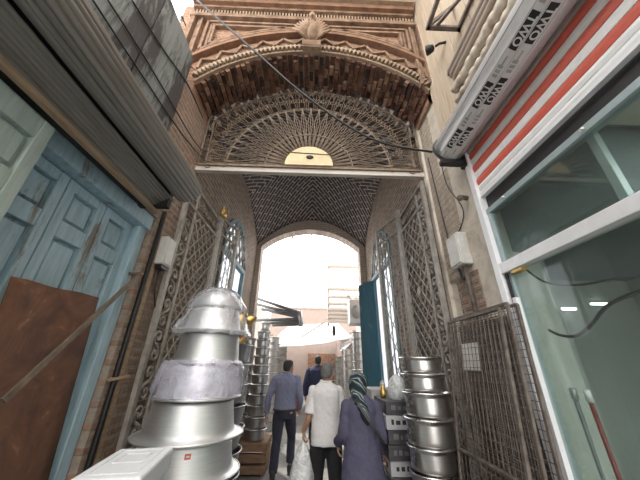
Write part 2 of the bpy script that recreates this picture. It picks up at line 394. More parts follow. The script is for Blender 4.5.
# exposed bricks where the plaster has come off
m = MB(); m.box((HR-.010,2.14,1.93), (HR+.02,2.50,2.36)); struct(m.build('wall_right_bare_brick', 'brick_pier'))
m = MB(); m.box((HR-.012,2.36,2.36), (HR+.02,2.62,4.5)); m.box((HR-.010,2.22,2.80), (HR+.02,2.36,3.55)); struct(m.build('wall_right_rough_brick', 'brick_rough'))
m = MB(); m.box((HR-.014,1.91,0), (HR+.02,2.62,1.93)); struct(m.build('wall_right_dado', 'brick_dado'))

# facade over the arch, its brick soffit, the side reveals
m = MB(); xs = frange(-HW, HW, 40)
m.strip(xs, lambda x: arch_z(x), lambda x: 6.42, XZ, YF, YG); m.box((-1.93,YF,4.55), (-HW,YG,6.42)); m.box((HW,YF,4.55), (HW+.4,YG,6.42)); m.box((HW,YF,4.55),(HR+.1,YF+.05,6.42))
m.box((-2.2,YF,0), (-HW-.35,YF+.2,4.55))
struct(m.build('wall_facade', 'brick_front'))
m = MB(); th = math.asin(HW/ARC_R)
ncol = 46
for i in range(ncol):
    a = -th + 2*th*(i+.5)/ncol
    for j in range(-1, 5):
        y0 = YF + .122*j + (.061 if i % 2 else 0); y1 = y0+.110
        y0, y1 = max(y0, YF+.005), min(y1, YG-.005)
        if y1-y0 < .02: continue
        dep = random.choice((.004, .012, .025, .04, .055))
        rr = ARC_R - dep/2
        c = (rr*math.sin(a), (y0+y1)/2, ARC_Z+rr*math.cos(a))
        m.obox(c, (2*th*ARC_R/ncol*.72, y1-y0, dep+.02), Matrix.Rotation(a, 3, 'Y'))
struct(m.build('ceiling_arch_soffit', 'soffit_brick'))

# arched side windows of the passage: wall strips with arched openings
def arched(y0, y1, spring, crown):
    h = crown-spring; wd = (y1-y0)/2; R = (wd*wd+h*h)/(2*h); yc = (y0+y1)/2
    return lambda y: crown-R+math.sqrt(max(0, R*R-(y-yc)**2))
WL = (4.05, 5.55); WR = (4.35, 5.85); SILL = 2.05; SPR = 3.45; CRW = 4.15
for side, name, (a, b) in ((-1, 'wall_passage_left', WL), (1, 'wall_passage_right', WR)):
    f = arched(a, b, SPR, CRW); m = MB()
    x0, x1 = side*HW, side*(HW+.3)
    top = lambda y: vault_z(HW, y)+.25
    m.strip([YG]+frange(YG, a, 6)[1:], lambda y: 0, top, YZ, x0, x1)
    sl = SILL if side < 0 else 0.0
    m.strip(frange(a, b, 24), lambda y: f(y), top, YZ, x0, x1)
    if sl: m.strip(frange(a, b, 2), lambda y: 0, lambda y: sl, YZ, x0, x1)
    m.strip(frange(b, YB, 4), lambda y: 0, top, YZ, x0, x1)
    struct(m.build(name, 'brick_passage'))
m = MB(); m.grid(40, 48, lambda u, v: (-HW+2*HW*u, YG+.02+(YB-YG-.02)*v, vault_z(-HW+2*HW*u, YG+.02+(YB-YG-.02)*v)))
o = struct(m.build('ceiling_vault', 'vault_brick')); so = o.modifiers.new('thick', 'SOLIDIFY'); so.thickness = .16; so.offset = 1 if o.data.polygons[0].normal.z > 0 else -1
m = MB(); m.strip(frange(-HW-.3, HW+.3, 40), lambda x: vault_z(min(HW, max(-HW, x)), YG)-.0, lambda x: 6.42, XZ, YG+.02, YG+.2)
struct(m.build('wall_lunette', 'dark_brown'))
m = MB(); m.lathe([(.001,-.10),(.05,-.09),(.10,-.05),(.14,-.03),(.17,0),(.17,.06),(.001,.06)], (0,5.1,vault_z(0,5.1)), 20); struct(m.build('trim_ceiling_boss', 'concrete'))

# far arch wall
FL, FR, FS, FC = -1.33, 1.29, 4.42, 4.95
fx = arched(FL, FR, FS, FC); m = MB()
m.strip(frange(FL, FR, 28), lambda x: fx(x), lambda x: 6.0, XZ, YB, YB+.32)
m.box((-HW-.5,YB,0), (FL,YB+.32,6.0)); m.box((FR,YB,0), (HW+.5,YB+.32,6.0))
struct(m.build('wall_back', 'brick_far'))

# upper boards above the left shop: separate sheets of stained board
bx = [(-6.0,-3.6), (-3.58,-1.5), (-1.48,-.1), (-.08,.72), (.735,1.36), (1.375,1.97)]
first = True
for i, (a, b) in enumerate(bx):
    if b < -1: continue
    m = MB(); m.box((-HW+.003,a,3.35), (-HW+.028,b,4.86))
    where = ['', '', 'stained grey board nearest the camera at the top of the left wall', 'stained grey board second from the camera above the left roller shutter', 'stained grey board second from the arch above the left roller shutter', 'stained grey board next to the arch with dark drip marks'][i]
    tag(relocate(m.build('board_panel', 'stained_board', bevel=.003), (-HW+.015,(a+b)/2,3.35)), where, 'board', 'stained boards over the left shop')

# eave over the facade with its rafters
m = MB(); m.box((-1.68,1.55,6.62), (HW,YG,6.70)); struct(m.build('ceiling_eave', 'plaster'))
for k, x in enumerate((-1.55,-.78,-.02,.74)):
    m = MB(); m.box((x-.035,1.56,6.47), (x+.035,YF,6.62))
    struct(m.build('trim_eave_rafter', 'old_wood'))

# ------------------------------------------------------------------ facade ornament (terracotta relief, one structure per course)
def arc_band(name, mat, d0, d1, y0, lim=1.62, n=60):
    m = MB(); a = math.asin(min(.98, lim/(ARC_R+d1)))
    ring = lambda d, t: (( ARC_R+d)*math.sin(t), ARC_Z+(ARC_R+d)*math.cos(t))
    for i in range(n):
        t0, t1 = -a+2*a*i/n, -a+2*a*(i+1)/n
        m.prism([ring(d0,t0), ring(d0,t1), ring(d1,t1), ring(d1,t0)], XZ, y0, YF+.01)
    return struct(m.build(name, mat))
arc_band('trim_arch_edge', 'carved_stone', 0, .028, YF-.03, 1.46)
arc_band('trim_arch_fillet', 'carved_stone', .105, .13, YF-.04, 1.50)
arc_band('trim_arch_zigzag_ground', 'terracotta', .13, .30, YF-.015, 1.56)
arc_band('trim_arch_roll', 'terracotta_dark', .34, .39, YF-.085)
arc_band('trim_arch_outer', 'terracotta', .39, .44, YF-.05)
m = MB(); nd = 58
for i in range(nd):
    t = -.87+1.74*(i+.5)/nd
    if abs((ARC_R+.06)*math.sin(t)) > 1.5: continue
    m.obox(((ARC_R+.064)*math.sin(t), YF-.03, ARC_Z+(ARC_R+.064)*math.cos(t)), (.026,.075,.066), Matrix.Rotation(t, 3, 'Y'))
    m.ball(((ARC_R+.035)*math.sin(t), YF-.055, ARC_Z+(ARC_R+.035)*math.cos(t)), .018, 6, 4)
struct(m.build('trim_arch_dentils', 'carved_stone'))
m = MB(); nz = 26; pz = []
for i in range(nz+1):
    t = -.88+1.76*i/nz; d = .155 if i % 2 else .27
    pz.append(((ARC_R+d)*math.sin(t), YF-.03, ARC_Z+(ARC_R+d)*math.cos(t)))
for p, q in zip(pz, pz[1:]):
    if abs(p[0]) < 1.6: m.bar(p, q, .03, .045, (0,1,0))
struct(m.build('trim_arch_zigzag', 'terracotta'))
# frame round the spandrels
for sgn in (-1, 1):
    m = MB()
    for k, (x, wd, pr) in enumerate(((1.70,.05,.09), (1.63,.03,.05), (1.585,.03,.07))):
        X = -x if sgn < 0 else x-.23
        m.box((X-wd/2, YF-pr, 4.62 if sgn < 0 else 4.75), (X+wd/2, YF+.01, 6.03))
    struct(m.build('trim_frame_left' if sgn < 0 else 'trim_frame_right', 'terracotta'))
    # spandrel: nested triangular mouldings following the arch
    m = MB()
    for off, pr in ((.10,.06), (.19,.04), (.28,.055)):
        zt = 5.98-off*.45; xo = (-1.55 if sgn < 0 else 1.36) - sgn*off*.55
        lo = arch_z(abs(xo), .44)+off*.30
        if lo > zt: continue
        pts = [(xo, lo), (xo, zt)]
        xi = xo
        while abs(xi) > .02 and arch_z(abs(xi), .44)+off*.30 < zt: xi -= sgn*.02
        pts.append((xi, zt))
        arc = [(xo+(xi-xo)*k/8, arch_z(abs(xo+(xi-xo)*k/8), .44)+off*.30) for k in range(9)]
        path = pts + arc[::-1]
        for p, q in zip(path, path[1:]):
            if (Vector(p)-Vector(q)).length > .01: m.bar((p[0],YF-pr/2,p[1]), (q[0],YF-pr/2,q[1]), .032, pr, (0,1,0))
    struct(m.build('trim_spandrel_left' if sgn < 0 else 'trim_spandrel_right', 'terracotta'))
    m = MB(); random.seed(3)
    for k in range(90):
        x = (-1.50+.16*random.random()) if sgn < 0 else (1.30+.14*random.random()); z = 5.15+.85*random.random()
        if z < arch_z(abs(x), .46): continue
        m.ball((x, YF-.006, z), (.012,.022,.014), 6, 4)
    struct(m.build('trim_carving_left' if sgn < 0 else 'trim_carving_right', 'carved_stone'))
for nm, z0, z1, pr, mt in (('trim_cornice_lower', 5.985, 6.03, .10, 'terracotta'), ('trim_cornice_shadow', 6.03, 6.075, .02, 'terracotta_dark'), ('trim_cornice_middle', 6.075, 6.125, .07, 'terracotta'),
                       ('trim_cornice_dentil_ground', 6.125, 6.215, .02, 'terracotta_dark'), ('trim_cornice_upper', 6.215, 6.265, .10, 'terracotta'), ('trim_cornice_ledge', 6.265, 6.36, .15, 'terracotta_dark'), ('trim_cornice_top', 6.36, 6.45, .2, 'carved_stone')):
    m = MB(); m.box((-1.75,YF-pr,z0), (HW-.02,YF+.01,z1)); struct(m.build(nm, mt))
m = MB()
for k in range(72): x = -1.70+3.12*k/71; m.box((x-.011,YF-.065,6.13), (x+.011,YF,6.212))
struct(m.build('trim_cornice_dentils', 'carved_stone'))
# carved winged crest over the crown
m = MB(); cx = -.035; yc = YF-.10; zc = 5.39
m.prism([(-.11,.0),(.11,.0),(.12,.04),(.11,.08),(-.11,.08),(-.12,.04)], lambda u, v, t: (cx+u,t,zc+v), yc-.01, YF)
for k in range(9): m.box((cx-.115+.0275*k-.009,yc-.018,zc+.02),(cx-.115+.0275*k+.009,yc,zc+.08))
m.lathe([(.03,0),(.065,.05),(.075,.13),(.05,.22),(.03,.25),(.045,.28),(.04,.32),(.015,.345),(.001,.35)], (cx,yc+.02,zc+.09), 14, True, 1, .7)
m.tube([V3(cx,yc-.02,zc+.37), V3(cx,yc-.06,zc+.36), V3(cx,yc-.075,zc+.335)], [.018,.014,.004], 6)
for sgn in (-1, 1):
    for k in range(7):
        a = .62+.155*k; p = V3(cx+sgn*.045, yc+.03, zc+.10+.010*k); L = .25-.008*k
        mid = p+V3(sgn*L*.55*math.cos(a), -.035, L*.55*math.sin(a)); q = p+V3(sgn*L*math.cos(a*.93), .0, L*math.sin(a*.93))
        m.tube([p, mid, q], [.020,.024,.010], 7)
lean = Matrix.Rotation(.55, 3, 'X'); pv = V3(cx, YF-.06, zc+.02); m.v = [pv+lean@(p-pv) for p in m.v]; m.box((cx-.12,YF-.09,zc-.02),(cx+.12,YF,zc+.30))
struct(m.build('trim_crest', 'crest_stone'))

# ------------------------------------------------------------------ lintel beam and fanlight grille
m = MB(); m.box((-HW-.06,YG-.03,3.765), (HW+.02,YG+.03,3.845))
struct(m.build('trim_lintel_beam', 'beam_paint', bevel=.004))
FC0 = Vector((-.03, YG-.04, 3.845))
fan = thing('fanlight_grille', 'wrought iron half-round fan grille of radiating bars filling the arch above the lintel beam', 'grille', FC0)
def fp(r, a, dy=0): return Vector((FC0.x+r*math.cos(a), FC0.y+dy, FC0.z+r*math.sin(a)))
def rb(a):
    r = .2
    while True:
        p = fp(r, a)
        if abs(p.x) > HW-.03 or p.z > arch_z(p.x)-.008: return r
        r += .01
A = lambda k, n: PI*k/n
m = MB(); m.tube([fp(rb(PI*k/60), PI*k/60) for k in range(61)], .014, 6); m.tube([fp(rb(PI*k/60)-.09, PI*k/60) for k in range(61)], .008, 5)
m.bar((-HW+.02,FC0.y,3.845), (HW-.04,FC0.y,3.845), .03, .03)
m.build('outer_frame', 'fan_iron', fan)
m = MB(); m.tube([fp(.56, PI*k/40) for k in range(41)], .012, 6); m.build('inner_ring', 'fan_iron', fan)
m = MB(); m.tube([fp(min(1.05, rb(PI*k/40)-.1), PI*k/40) for k in range(41)], .007, 5); m.build('middle_ring', 'fan_iron', fan)
NS = 27
for k in range(NS):
    a = A(k+.5, NS); R1 = min(1.06, rb(a)-.12); m = MB()
    m.tube([fp(.29, a), fp(R1, a)], .0055, 5)
    wd = .045
    for s in (-1, 1):
        m.tube([fp(.30, a+s*.028), fp(.56, a+s*.02), fp(.80, a+s*wd), fp(R1, a)], .0075, 5)
    m.ball(fp(.56, a), .02, 6, 4); m.prism([(-.016,0),(0,-.10),(.016,0),(0,.05)], lambda u, v, t, a=a, R1=R1: fp(R1-.02+v, a)+Vector((-u*math.sin(a), t, u*math.cos(a))), -.008, .008)
    m.build('spoke', 'fan_iron', fan)
for k in range(NS):
    a = A(k+.5, NS); R1 = min(1.06, rb(a)-.12); R2 = rb(a)-.03
    if R2-R1 < .13: continue
    m = MB()
    for s in (-1, 1): m.tube([fp(R1+.03, a+s*.04), fp(R1+(R2-R1)*.55, a+s*.022), fp(R2, a)], .006, 5)
    m.build('outer_ray', 'fan_iron', fan)
for k in range(NS+1):
    a = min(PI-.03, max(.03, A(k, NS))); R1 = min(1.06, rb(a)-.12); m = MB()
    m.tube([fp(R1-.03, a), fp(rb(a)-.02, a)], .005, 5)
    for s in (-1, 1):
        fn = lambda u, v, a=a: fp(R1+v, a)+Vector((-u*math.sin(a), 0, u*math.cos(a)))
        m.tube(spiral(fn, s*.035, .01, .033, 1.3, PI if s > 0 else 0, s, n=14), .0055, 5)
        r2 = rb(a)-.10
        if r2-R1 > .14: m.tube(spiral(fn, s*.045, r2-R1-.03, .045, 1.4, -PI/2, s, n=16), .006, 5)
        if r2-R1 > .34: m.tube(spiral(fn, s*.05, (r2-R1)*.5, .05, 1.4, PI/2, s, n=16), .006, 5)
    m.build('scroll', 'fan_iron', fan)
m = MB(); pl = [(.305*math.cos(PI*k/24), .305*math.sin(PI*k/24)) for k in range(25)]
m.prism(pl, lambda u, v, t: Vector((FC0.x+u, FC0.y+t, FC0.z+.015+v)), -.035, -.012)
o = m.build('centre_plate', 'plate_tan', fan); o['label'] = 'tan half-round plate with a dark hole'
m = MB(); m.lathe([(.001,0),(.045,.0),(.048,.008),(.001,.010)], (0,0,0), 16)
hv = [Vector((FC0.x+.01+p.x*1.0, FC0.y-.036-p.z, FC0.z+.135+p.y*.6)) for p in m.v]; m.v = hv
m.build('plate_hole', 'black_rubber', o)
m = MB(); m.bar((FC0.x-.30,FC0.y-.04,FC0.z+.21), (FC0.x+.30,FC0.y-.04,FC0.z+.185), .008, .008); m.build('plate_rod', 'black_iron', o)

# ================================================================== LEFT SHOPFRONT
# ---- the blue panelled doors (part of the setting)
def V(x, y, z): return Vector((x, y, z))
DX = -1.56
door = bpy.data.objects.new('door_1', None); COL.objects.link(door); door.location = (DX, .5, 0); ORIG[door.name] = V(DX,.5,0); struct(door)
m = MB(); m.box((-1.66,-1.6,2.70),(-1.47,2.235,2.835)); m.box((-1.62,2.135,0),(-1.50,2.23,2.70)); m.build('frame', 'blue_paint', door, .006)
def door_leaf(parent, y0, y1, x, mat, name='leaf', top=2.69, th=.075):
    m = MB(); st = .062; w_ = y1-y0
    zs = [(.12,.55), (.66,1.25), (1.35,2.30), (2.41,2.62)]
    m.box((x-th, y0, .05), (x, y0+st, top)); m.box((x-th, y1-st, .05), (x, y1, top))
    edges = [.05] + [z for p in zs for z in p] + [top]
    for a, b in zip(edges[::2], edges[1::2]): m.box((x-th, y0+st, a), (x-.002, y1-st, b))
    lf = m.build(name, mat, parent, .005)
    for a, b in zs:
        p = MB(); p.box((x-th*.8, y0+st-.005, a-.005), (x-th*.62, y1-st+.005, b+.005))
        ym, zm = (y0+st+.028, y1-st-.028), (a+.028, b-.028)
        xi, xo = x-th*.66, x-th*.22
        if ym[1]-ym[0] > .04:
            o = [(xi,y0+st+.01,a+.01),(xi,y1-st-.01,a+.01),(xi,y1-st-.01,b-.01),(xi,y0+st+.01,b-.01),(xo,ym[0],zm[0]),(xo,ym[1],zm[0]),(xo,ym[1],zm[1]),(xo,ym[0],zm[1])]
            p.add(o, [(4,5,6,7),(0,1,5,4),(1,2,6,5),(2,3,7,6),(3,0,4,7)])
        p.build('panel', mat, lf)
    return lf
ys = [-1.55,-1.2,-.87,-.54,-.21,.12,.45,.79,1.12,1.46,1.80,2.135]
for a, b in zip(ys, ys[1:]): door_leaf(door, a+.004, b-.004, DX, 'blue_paint')
lf = door_leaf(door, .30, 1.10, -1.375, 'blue_paint_pale', 'leaf', 2.745, .055); lf['label'] = 'pale peeling leaf folded out in front'
m = MB(); m.tube([V(-1.375,.70,1.5), V(-1.34,.70,1.5), V(-1.34,.70,1.62), V(-1.375,.70,1.62)], .009, 6); m.build('handle', 'rusty_mesh', lf)
for zz in (.4, 1.4, 2.35):
    m = MB(); m.tube([V(-1.44,1.10,zz-.05), V(-1.44,1.10,zz+.05)], .012, 6); m.build('hinge', 'rusty_mesh', lf)

# ---- rusty sheet and iron bar across the door
m = MB(); yy = [1.27, 1.80]; n = 10
m.grid(8, 14, lambda u, v: (-1.485+.008*math.sin(5*u+2*v), 1.34+.59*u+.25*(1-v)+.008*math.sin(9*v)*(u-.5), .05+1.93*v+.03*u*v+.004*math.sin(11*u)*v))
o = m.build('rusty_sheet', 'rust_sheet'); s_ = o.modifiers.new('thick', 'SOLIDIFY'); s_.thickness = .006
tag(relocate(o, (-1.52,1.66,.05)), 'rust-brown metal sheet propped against the blue panelled doors', 'metal sheet')
m = MB(); m.bar((-1.40,1.50,1.42), (-1.40,2.19,2.28), .032, .012, (1,0,0)); m.tube([V(-1.40,2.18,2.265), V(-1.49,2.18,2.265)], .014, 8); m.ball((-1.393,2.18,2.265), .02, 8, 6)
tag(relocate(m.build('door_bar', 'bar_iron'), (-1.43,1.50,1.42)), 'slanting flat iron bar fixed across the blue doors and rusty sheet', 'bar')

# ---- timber lintel and corrugated shutter box above
m = MB(); m.box((-1.345,-1.6,2.75), (-1.305,2.02,2.79)); struct(m.build('trim_door_lintel', 'old_wood', bevel=.008))
sh = thing('roller_shutter', 'grey corrugated roller shutter box over the blue doors on the left', 'shutter', (-1.25,-.2,2.83))
def ribbed(path, amp, per, th):
    "outline of a ribbed sheet in X-Z"
    P2 = [Vector((a, 0, b)) for a, b in path]; L = [0]
    for p, q in zip(P2, P2[1:]): L.append(L[-1]+(q-p).length)
    n = int(L[-1]/per*8); out = []
    for i in range(n+1):
        s = L[-1]*i/n; k = max(j for j in range(len(L)-1) if L[j] <= s+1e-9)
        t = (s-L[k])/(L[k+1]-L[k]); p = P2[k].lerp(P2[k+1], t); d = (P2[k+1]-P2[k]).normalized()
        nn = Vector((d.z, 0, -d.x)); out.append((p+nn*amp*abs(math.sin(PI*s/per)), nn))
    return [(p.x, p.z) for p, _ in out] + [((p-nn*th).x, (p-nn*th).z) for p, nn in out][::-1]
def extr(m, poly, y0, y1):
    n = len(poly)//2; vs = [(x,y0,z) for x,z in poly]+[(x,y1,z) for x,z in poly]; N = len(poly)
    fs = [(i,(i+1)%N,N+(i+1)%N,N+i) for i in range(N)] + [(i,i+1,N-2-i,N-1-i) for i in range(n-1)] + [(N+i,N+N-1-i,N+N-2-i,N+i+1) for i in range(n-1)]
    return m.add(vs, fs)
m = MB(); extr(m, ribbed([(-1.33,2.795),(-1.185,2.885)], .009, .024, .012), -3, 1.99); m.build('curtain', 'galvanised', sh)
m = MB(); rc = (-1.09,2.99); rr = .112
extr(m, ribbed([(rc[0]+rr*math.cos(t), rc[1]+rr*math.sin(t)) for t in [(-2.35+3.75*k/22) for k in range(23)]], .012, .034, .012), -3, 2.0); m.build('roll', 'galvanised', sh)
m = MB(); m.box((-1.445,-3,2.80),(-1.345,1.985,3.12)); m.box((-1.37,-3,2.97),(-1.12,1.985,3.10)); m.build('housing', 'shade_black', sh)  # black filler, shade of the gap behind curtain and roll put into its colour
m = MB(); m.lathe([(.001,0),(.10,0),(.10,.008),(.001,.008)], (0,0,0), 24); m.v = [V(rc[0]+p.x, 1.975+p.z, rc[1]+p.y) for p in m.v]; m.build('end_plate', 'black_iron', sh)
m = MB(); m.box((-1.445,1.94,2.79),(-1.20,1.99,2.96)); m.build('bracket', 'black_iron', sh)

# ---- pier: drain pipe, wooden strip, meter box
m = MB(); m.box((-1.449,2.285,0),(-1.412,2.320,2.95)); tag(relocate(m.build('drain_pipe', 'black_iron', bevel=.012), (-1.43,2.3,0)), 'black downpipe running up the brick pier beside the blue doors', 'pipe')
m = MB(); m.bar((-1.435,2.365,0), (-1.435,2.355,2.75), .055, .03); tag(relocate(m.build('timber_strip', 'old_wood'), (-1.435,2.35,0)), 'thin brown timber batten beside the black downpipe', 'batten')
m = MB(); m.bar((-1.44,2.25,1.47), (-1.405,2.40,1.49), .05, .02); tag(relocate(m.build('timber_wedge', 'old_wood'), (-1.44,2.3,1.47)), 'small wooden wedge sticking out of the left brick pier', 'wedge')
mb_ = thing('meter_box', 'worn grey meter box hung on the left brick pier', 'box', (-1.40,2.43,2.42))
m = MB(); m.box((-1.445,2.345,2.42),(-1.345,2.50,2.70)); m.build('case', 'box_grey', mb_, .01)
m = MB(); m.box((-1.346,2.36,2.435),(-1.338,2.485,2.685)); m.build('lid', 'box_grey', mb_, .004)
m = MB(); m.box((-1.43,2.37,2.39),(-1.36,2.48,2.42)); m.build('gland', 'black_rubber', mb_)
m = MB(); m.tube([V(-1.40,2.42,2.40), V(-1.40,2.43,2.2), V(-1.39,2.52,2.02), V(-1.38,2.62,2.05), V(-1.40,2.66,2.3)], .007, 6); m.build('wire', 'black_rubber', mb_)

# ---- folding iron gates on both sides of the passage
def lattice(m, fn, u0, u1, v0, v1, pitch, r, slope=1.0):
    w_ = u1-u0; n = int((v1-v0+w_*slope)/pitch)+1
    for s in (0, 1):
        for k in range(n):
            a = v0-w_*slope+k*pitch
            ua, va, ub, vb = 0.0, a, w_, a+w_*slope
            if va < v0: ua = (v0-va)/slope; va = v0
            if vb > v1: ub = (v1-a)/slope; vb = v1
            if ub-ua < .02: continue
            pa, pb = (ua, va), (ub, vb)
            if s: pa, pb = (w_-ua, va), (w_-ub, vb)
            m.tube([fn(u0+pa[0], pa[1]), fn(u0+pb[0], pb[1])], r, 4)
def gate_leaf(root, fn, u0, u1, z0, z1, border, bars=False, plates=0, side=1):
    for u in (u0, u1):
        m = MB(); m.bar(fn(u,z0), fn(u,z1), .058, .04); m.build('post', 'wrought_iron', root, .004)
    if bars: m = MB(); m.bar(fn(u0,z0), fn(u0,z1+.06), .11, .05); m.build('post', 'wrought_iron', root, .004)
    for z in (z0+.02, z0+.9, z1-.28, z1-.02):
        m = MB(); m.bar(fn(u0,z), fn(u1,z), .025, .032); m.build('rail', 'wrought_iron', root)
    b0, b1 = (u0, u1)
    if border:
        b0 = u0+border*1.0
        m = MB(); m.bar(fn(b0,z0), fn(b0,z1), .035, .02); m.build('stile', 'wrought_iron', root, .003)
        z = z0+.95; k = 0
        while z < z1-.45:
            m = MB(); m.tube(s_scroll(fn, (u0+b0)/2, z+.13, border*.42, .145, 1 if k % 2 else -1, 12), .013, 6); m.build('scroll', 'wrought_iron', root); z += .30; k += 1
    z = z1-.15; n = max(2, int((u1-u0)/.2))
    for k in range(n):
        m = MB(); m.tube(s_scroll(lambda a, b: fn(b, a), z, u0+(u1-u0)*(k+.5)/n, .10, (u1-u0)/n*.46, 1, 12), .009, 5); m.build('scroll', 'wrought_iron', root)
    if bars:
        nb = max(2, int((u1-b0)/.085))
        for k in range(1, nb):
            u = b0+(u1-b0)*k/nb; m = MB(); m.tube([fn(u,z0), fn(u,z1-.28)], .009, 6); m.build('bar', 'wrought_iron', root)
        m = MB(); lattice(m, fn, b0, u1, z0+.92, z1-.30, .30, .006, 1.6); m.build('lattice', 'wrought_iron', root)
    else:
        m = MB(); lattice(m, fn, b0, u1, z0+.92, z1-.30, .17, .008, 1.1); lattice(m, fn, b0, u1, z0+.04, z0+.9, .2, .008, 1.1); m.build('lattice', 'wrought_iron', root)
    for k in range(plates):
        c = Vector(fn(b0+(u1-b0)*(.45+.12*k), z0+2.35+.45*k)); m = MB(); d = .055
        mid = fn(0,0)
        m.prism([(-d,0),(0,-d),(d,0),(0,d)], lambda a, b, t, c=c: Vector((c.x-side*(.015+t), c.y+a, c.z+b)), 0, .006); m.build('plate', 'wrought_iron', root)
def on_wall(x0, y0, x1, y1):
    L = math.hypot(x1-x0, y1-y0)
    return lambda u, v: Vector((x0+(x1-x0)*u/L, y0+(y1-y0)*u/L, v))
GL = thing('iron_gate', 'scrolled wrought iron gate leaf folded back on the left wall behind the meter box', 'gate', (-1.37,2.55,.05))
gate_leaf(GL, on_wall(-1.375,2.53,-1.36,3.5), 0, .97, .05, 3.52, .24)
GL2 = thing('iron_gate', 'narrow barred iron gate leaf next to the left arched window', 'gate', (-1.33,3.56,.05))
gate_leaf(GL2, on_wall(-1.36,3.55,-1.22,4.0), 0, .47, .05, 3.62, 0, True)
GR = thing('iron_gate', 'scrolled iron gate leaf with two small plates folded back on the right wall', 'gate', (1.37,2.62,.05))
gate_leaf(GR, on_wall(1.375,2.62,1.375,3.5), 0, .88, .05, 3.66, .22, False, 2, 1)
GR2 = thing('iron_gate', 'inner lattice iron gate leaf angled out from the right wall by the teal door', 'gate', (1.30,3.55,.05))
gate_leaf(GR2, on_wall(1.37,3.55,1.17,4.15), 0, .63, .05, 3.74, 0, True)
m = MB(); 
for k in range(9): m.tube([V(-1.33+.03*random.random(),3.45+.1*random.random(),3.58), V(-1.33+.1*(random.random()-.5),3.5+.2*(random.random()-.5),3.68+.05*random.random())], .012, 5)
m.ball((-1.33,3.5,3.63), (.05,.07,.05)); tag(relocate(m.build('gate_knot', 'brass_gold'), (-1.33,3.5,3.57)), 'tangle of tan binding on top of the left gate post', 'binding')

# ---- arched windows with lattice
def arch_window(n, side, a, b, sill):
    f = arched(a, b, SPR, CRW); x = side*(HW+.02)
    r = bpy.data.objects.new('window_%d' % n, None); COL.objects.link(r); r.location = (x,(a+b)/2,sill); ORIG[r.name] = r.location.copy(); struct(r)
    fn = lambda u, v: V(x, u, v)
    m = MB(); pts = [fn(a+.03,sill), fn(a+.03,SPR)]+[fn(y, f(y)-.03) for y in frange(a+.03, b-.03, 20)]+[fn(b-.03,SPR), fn(b-.03,sill)]
    for p, q in zip(pts, pts[1:]):
        if (q-p).length > 1e-4: m.bar(p, q, .09, .09, (1,0,0))
    m.bar(fn(a,SPR-.1), fn(b,SPR-.1), .10, .09); m.bar(fn((a+b)/2,sill), fn((a+b)/2,SPR-.1), .08, .09)
    m.build('window_frame', 'teal_frame', r)
    m = MB(); xl = x-side*.05
    k = -14
    while k < 40:
        for s in (-1, 1):
            seg = []
            for j in range(25):
                u = a+.03+(b-a-.06)*j/24; v = SPR-.05+k*.36+s*(u-(a+b)/2)*1.5
                if SPR-.06 < v < f(u)-.03: seg.append(V(xl,u,v))
            if len(seg) > 1: m.tube([seg[0], seg[-1]], .02, 5)
        k += 1
    m.build('lattice', 'wrought_iron', r)
    m = MB(); ys_ = frange(a+.04, b-.04, 20); m.strip(ys_, lambda y: sill, lambda y: f(y)-.02, YZ, x+side*.03, x+side*.036)
    m.build('pane', 'frosted_pane', r)
    return r
arch_window(1, -1, *WL, SILL); W2 = arch_window(2, 1, *WR, .05)
# no rooms behind the windows: open sky lights the panes
# ---- folded teal door leaves by the right window
td = thing('teal_door', 'teal green folding door standing open at the far end of the right wall', 'door', (1.25,5.95,.02))
q = [(1.44,5.70), (1.22,5.86), (1.38,6.00), (1.17,6.14), (1.33,6.30)]
for (xa, ya), (xb, yb) in zip(q, q[1:]):
    m = MB(); m.bar((xa,ya,1.66), (xb,yb,1.66), .04, 3.26, (0,0,1)); lf = m.build('leaf', 'teal_paint', td, .004)
    for zc, h in ((.7,.9), (1.9,1.1), (2.9,.5)):
        m = MB(); d = (V(xb,yb,0)-V(xa,ya,0)); pa = V(xa,ya,zc)+d*.2; pb = V(xb,yb,zc)-d*.2; m.bar(pa, pb, .052, h, (0,0,1)); m.build('panel', 'teal_paint', lf)

# ================================================================== RIGHT SHOPFRONT
m = MB(); m.box((HR-.035,1.845,.0), (HR+.03,1.905,3.42)); struct(m.build('trim_shopfront_post', 'white_metal', bevel=.004))
# striped roller shutter pulled up
ss = thing('striped_shutter', 'red and white striped roller shutter pulled up above the right shop window', 'shutter', (HR,-.3,2.91))
z = 3.385
for k, (mt, h) in enumerate((('stripe_red',.07),('stripe_white',.074),('stripe_red',.074),('stripe_white',.072),('stripe_red',.068),('stripe_white',.056),('stripe_white',.056))):
    m = MB(); zz = z-h
    m.prism([(HR+.012,zz),(HR-.004,zz+.004),(HR-.010,zz+h*.5),(HR-.004,z-.004),(HR+.012,z-.001)], lambda u, v, t: (u,t,v), -2.6, 1.845)
    m.build('slat', mt, ss); z = zz
m = MB(); m.box((HR-.016,-2.6,z-.018),(HR+.02,1.84,z)); m.build('bottom_bar', 'white_metal', ss); zb = z-.018
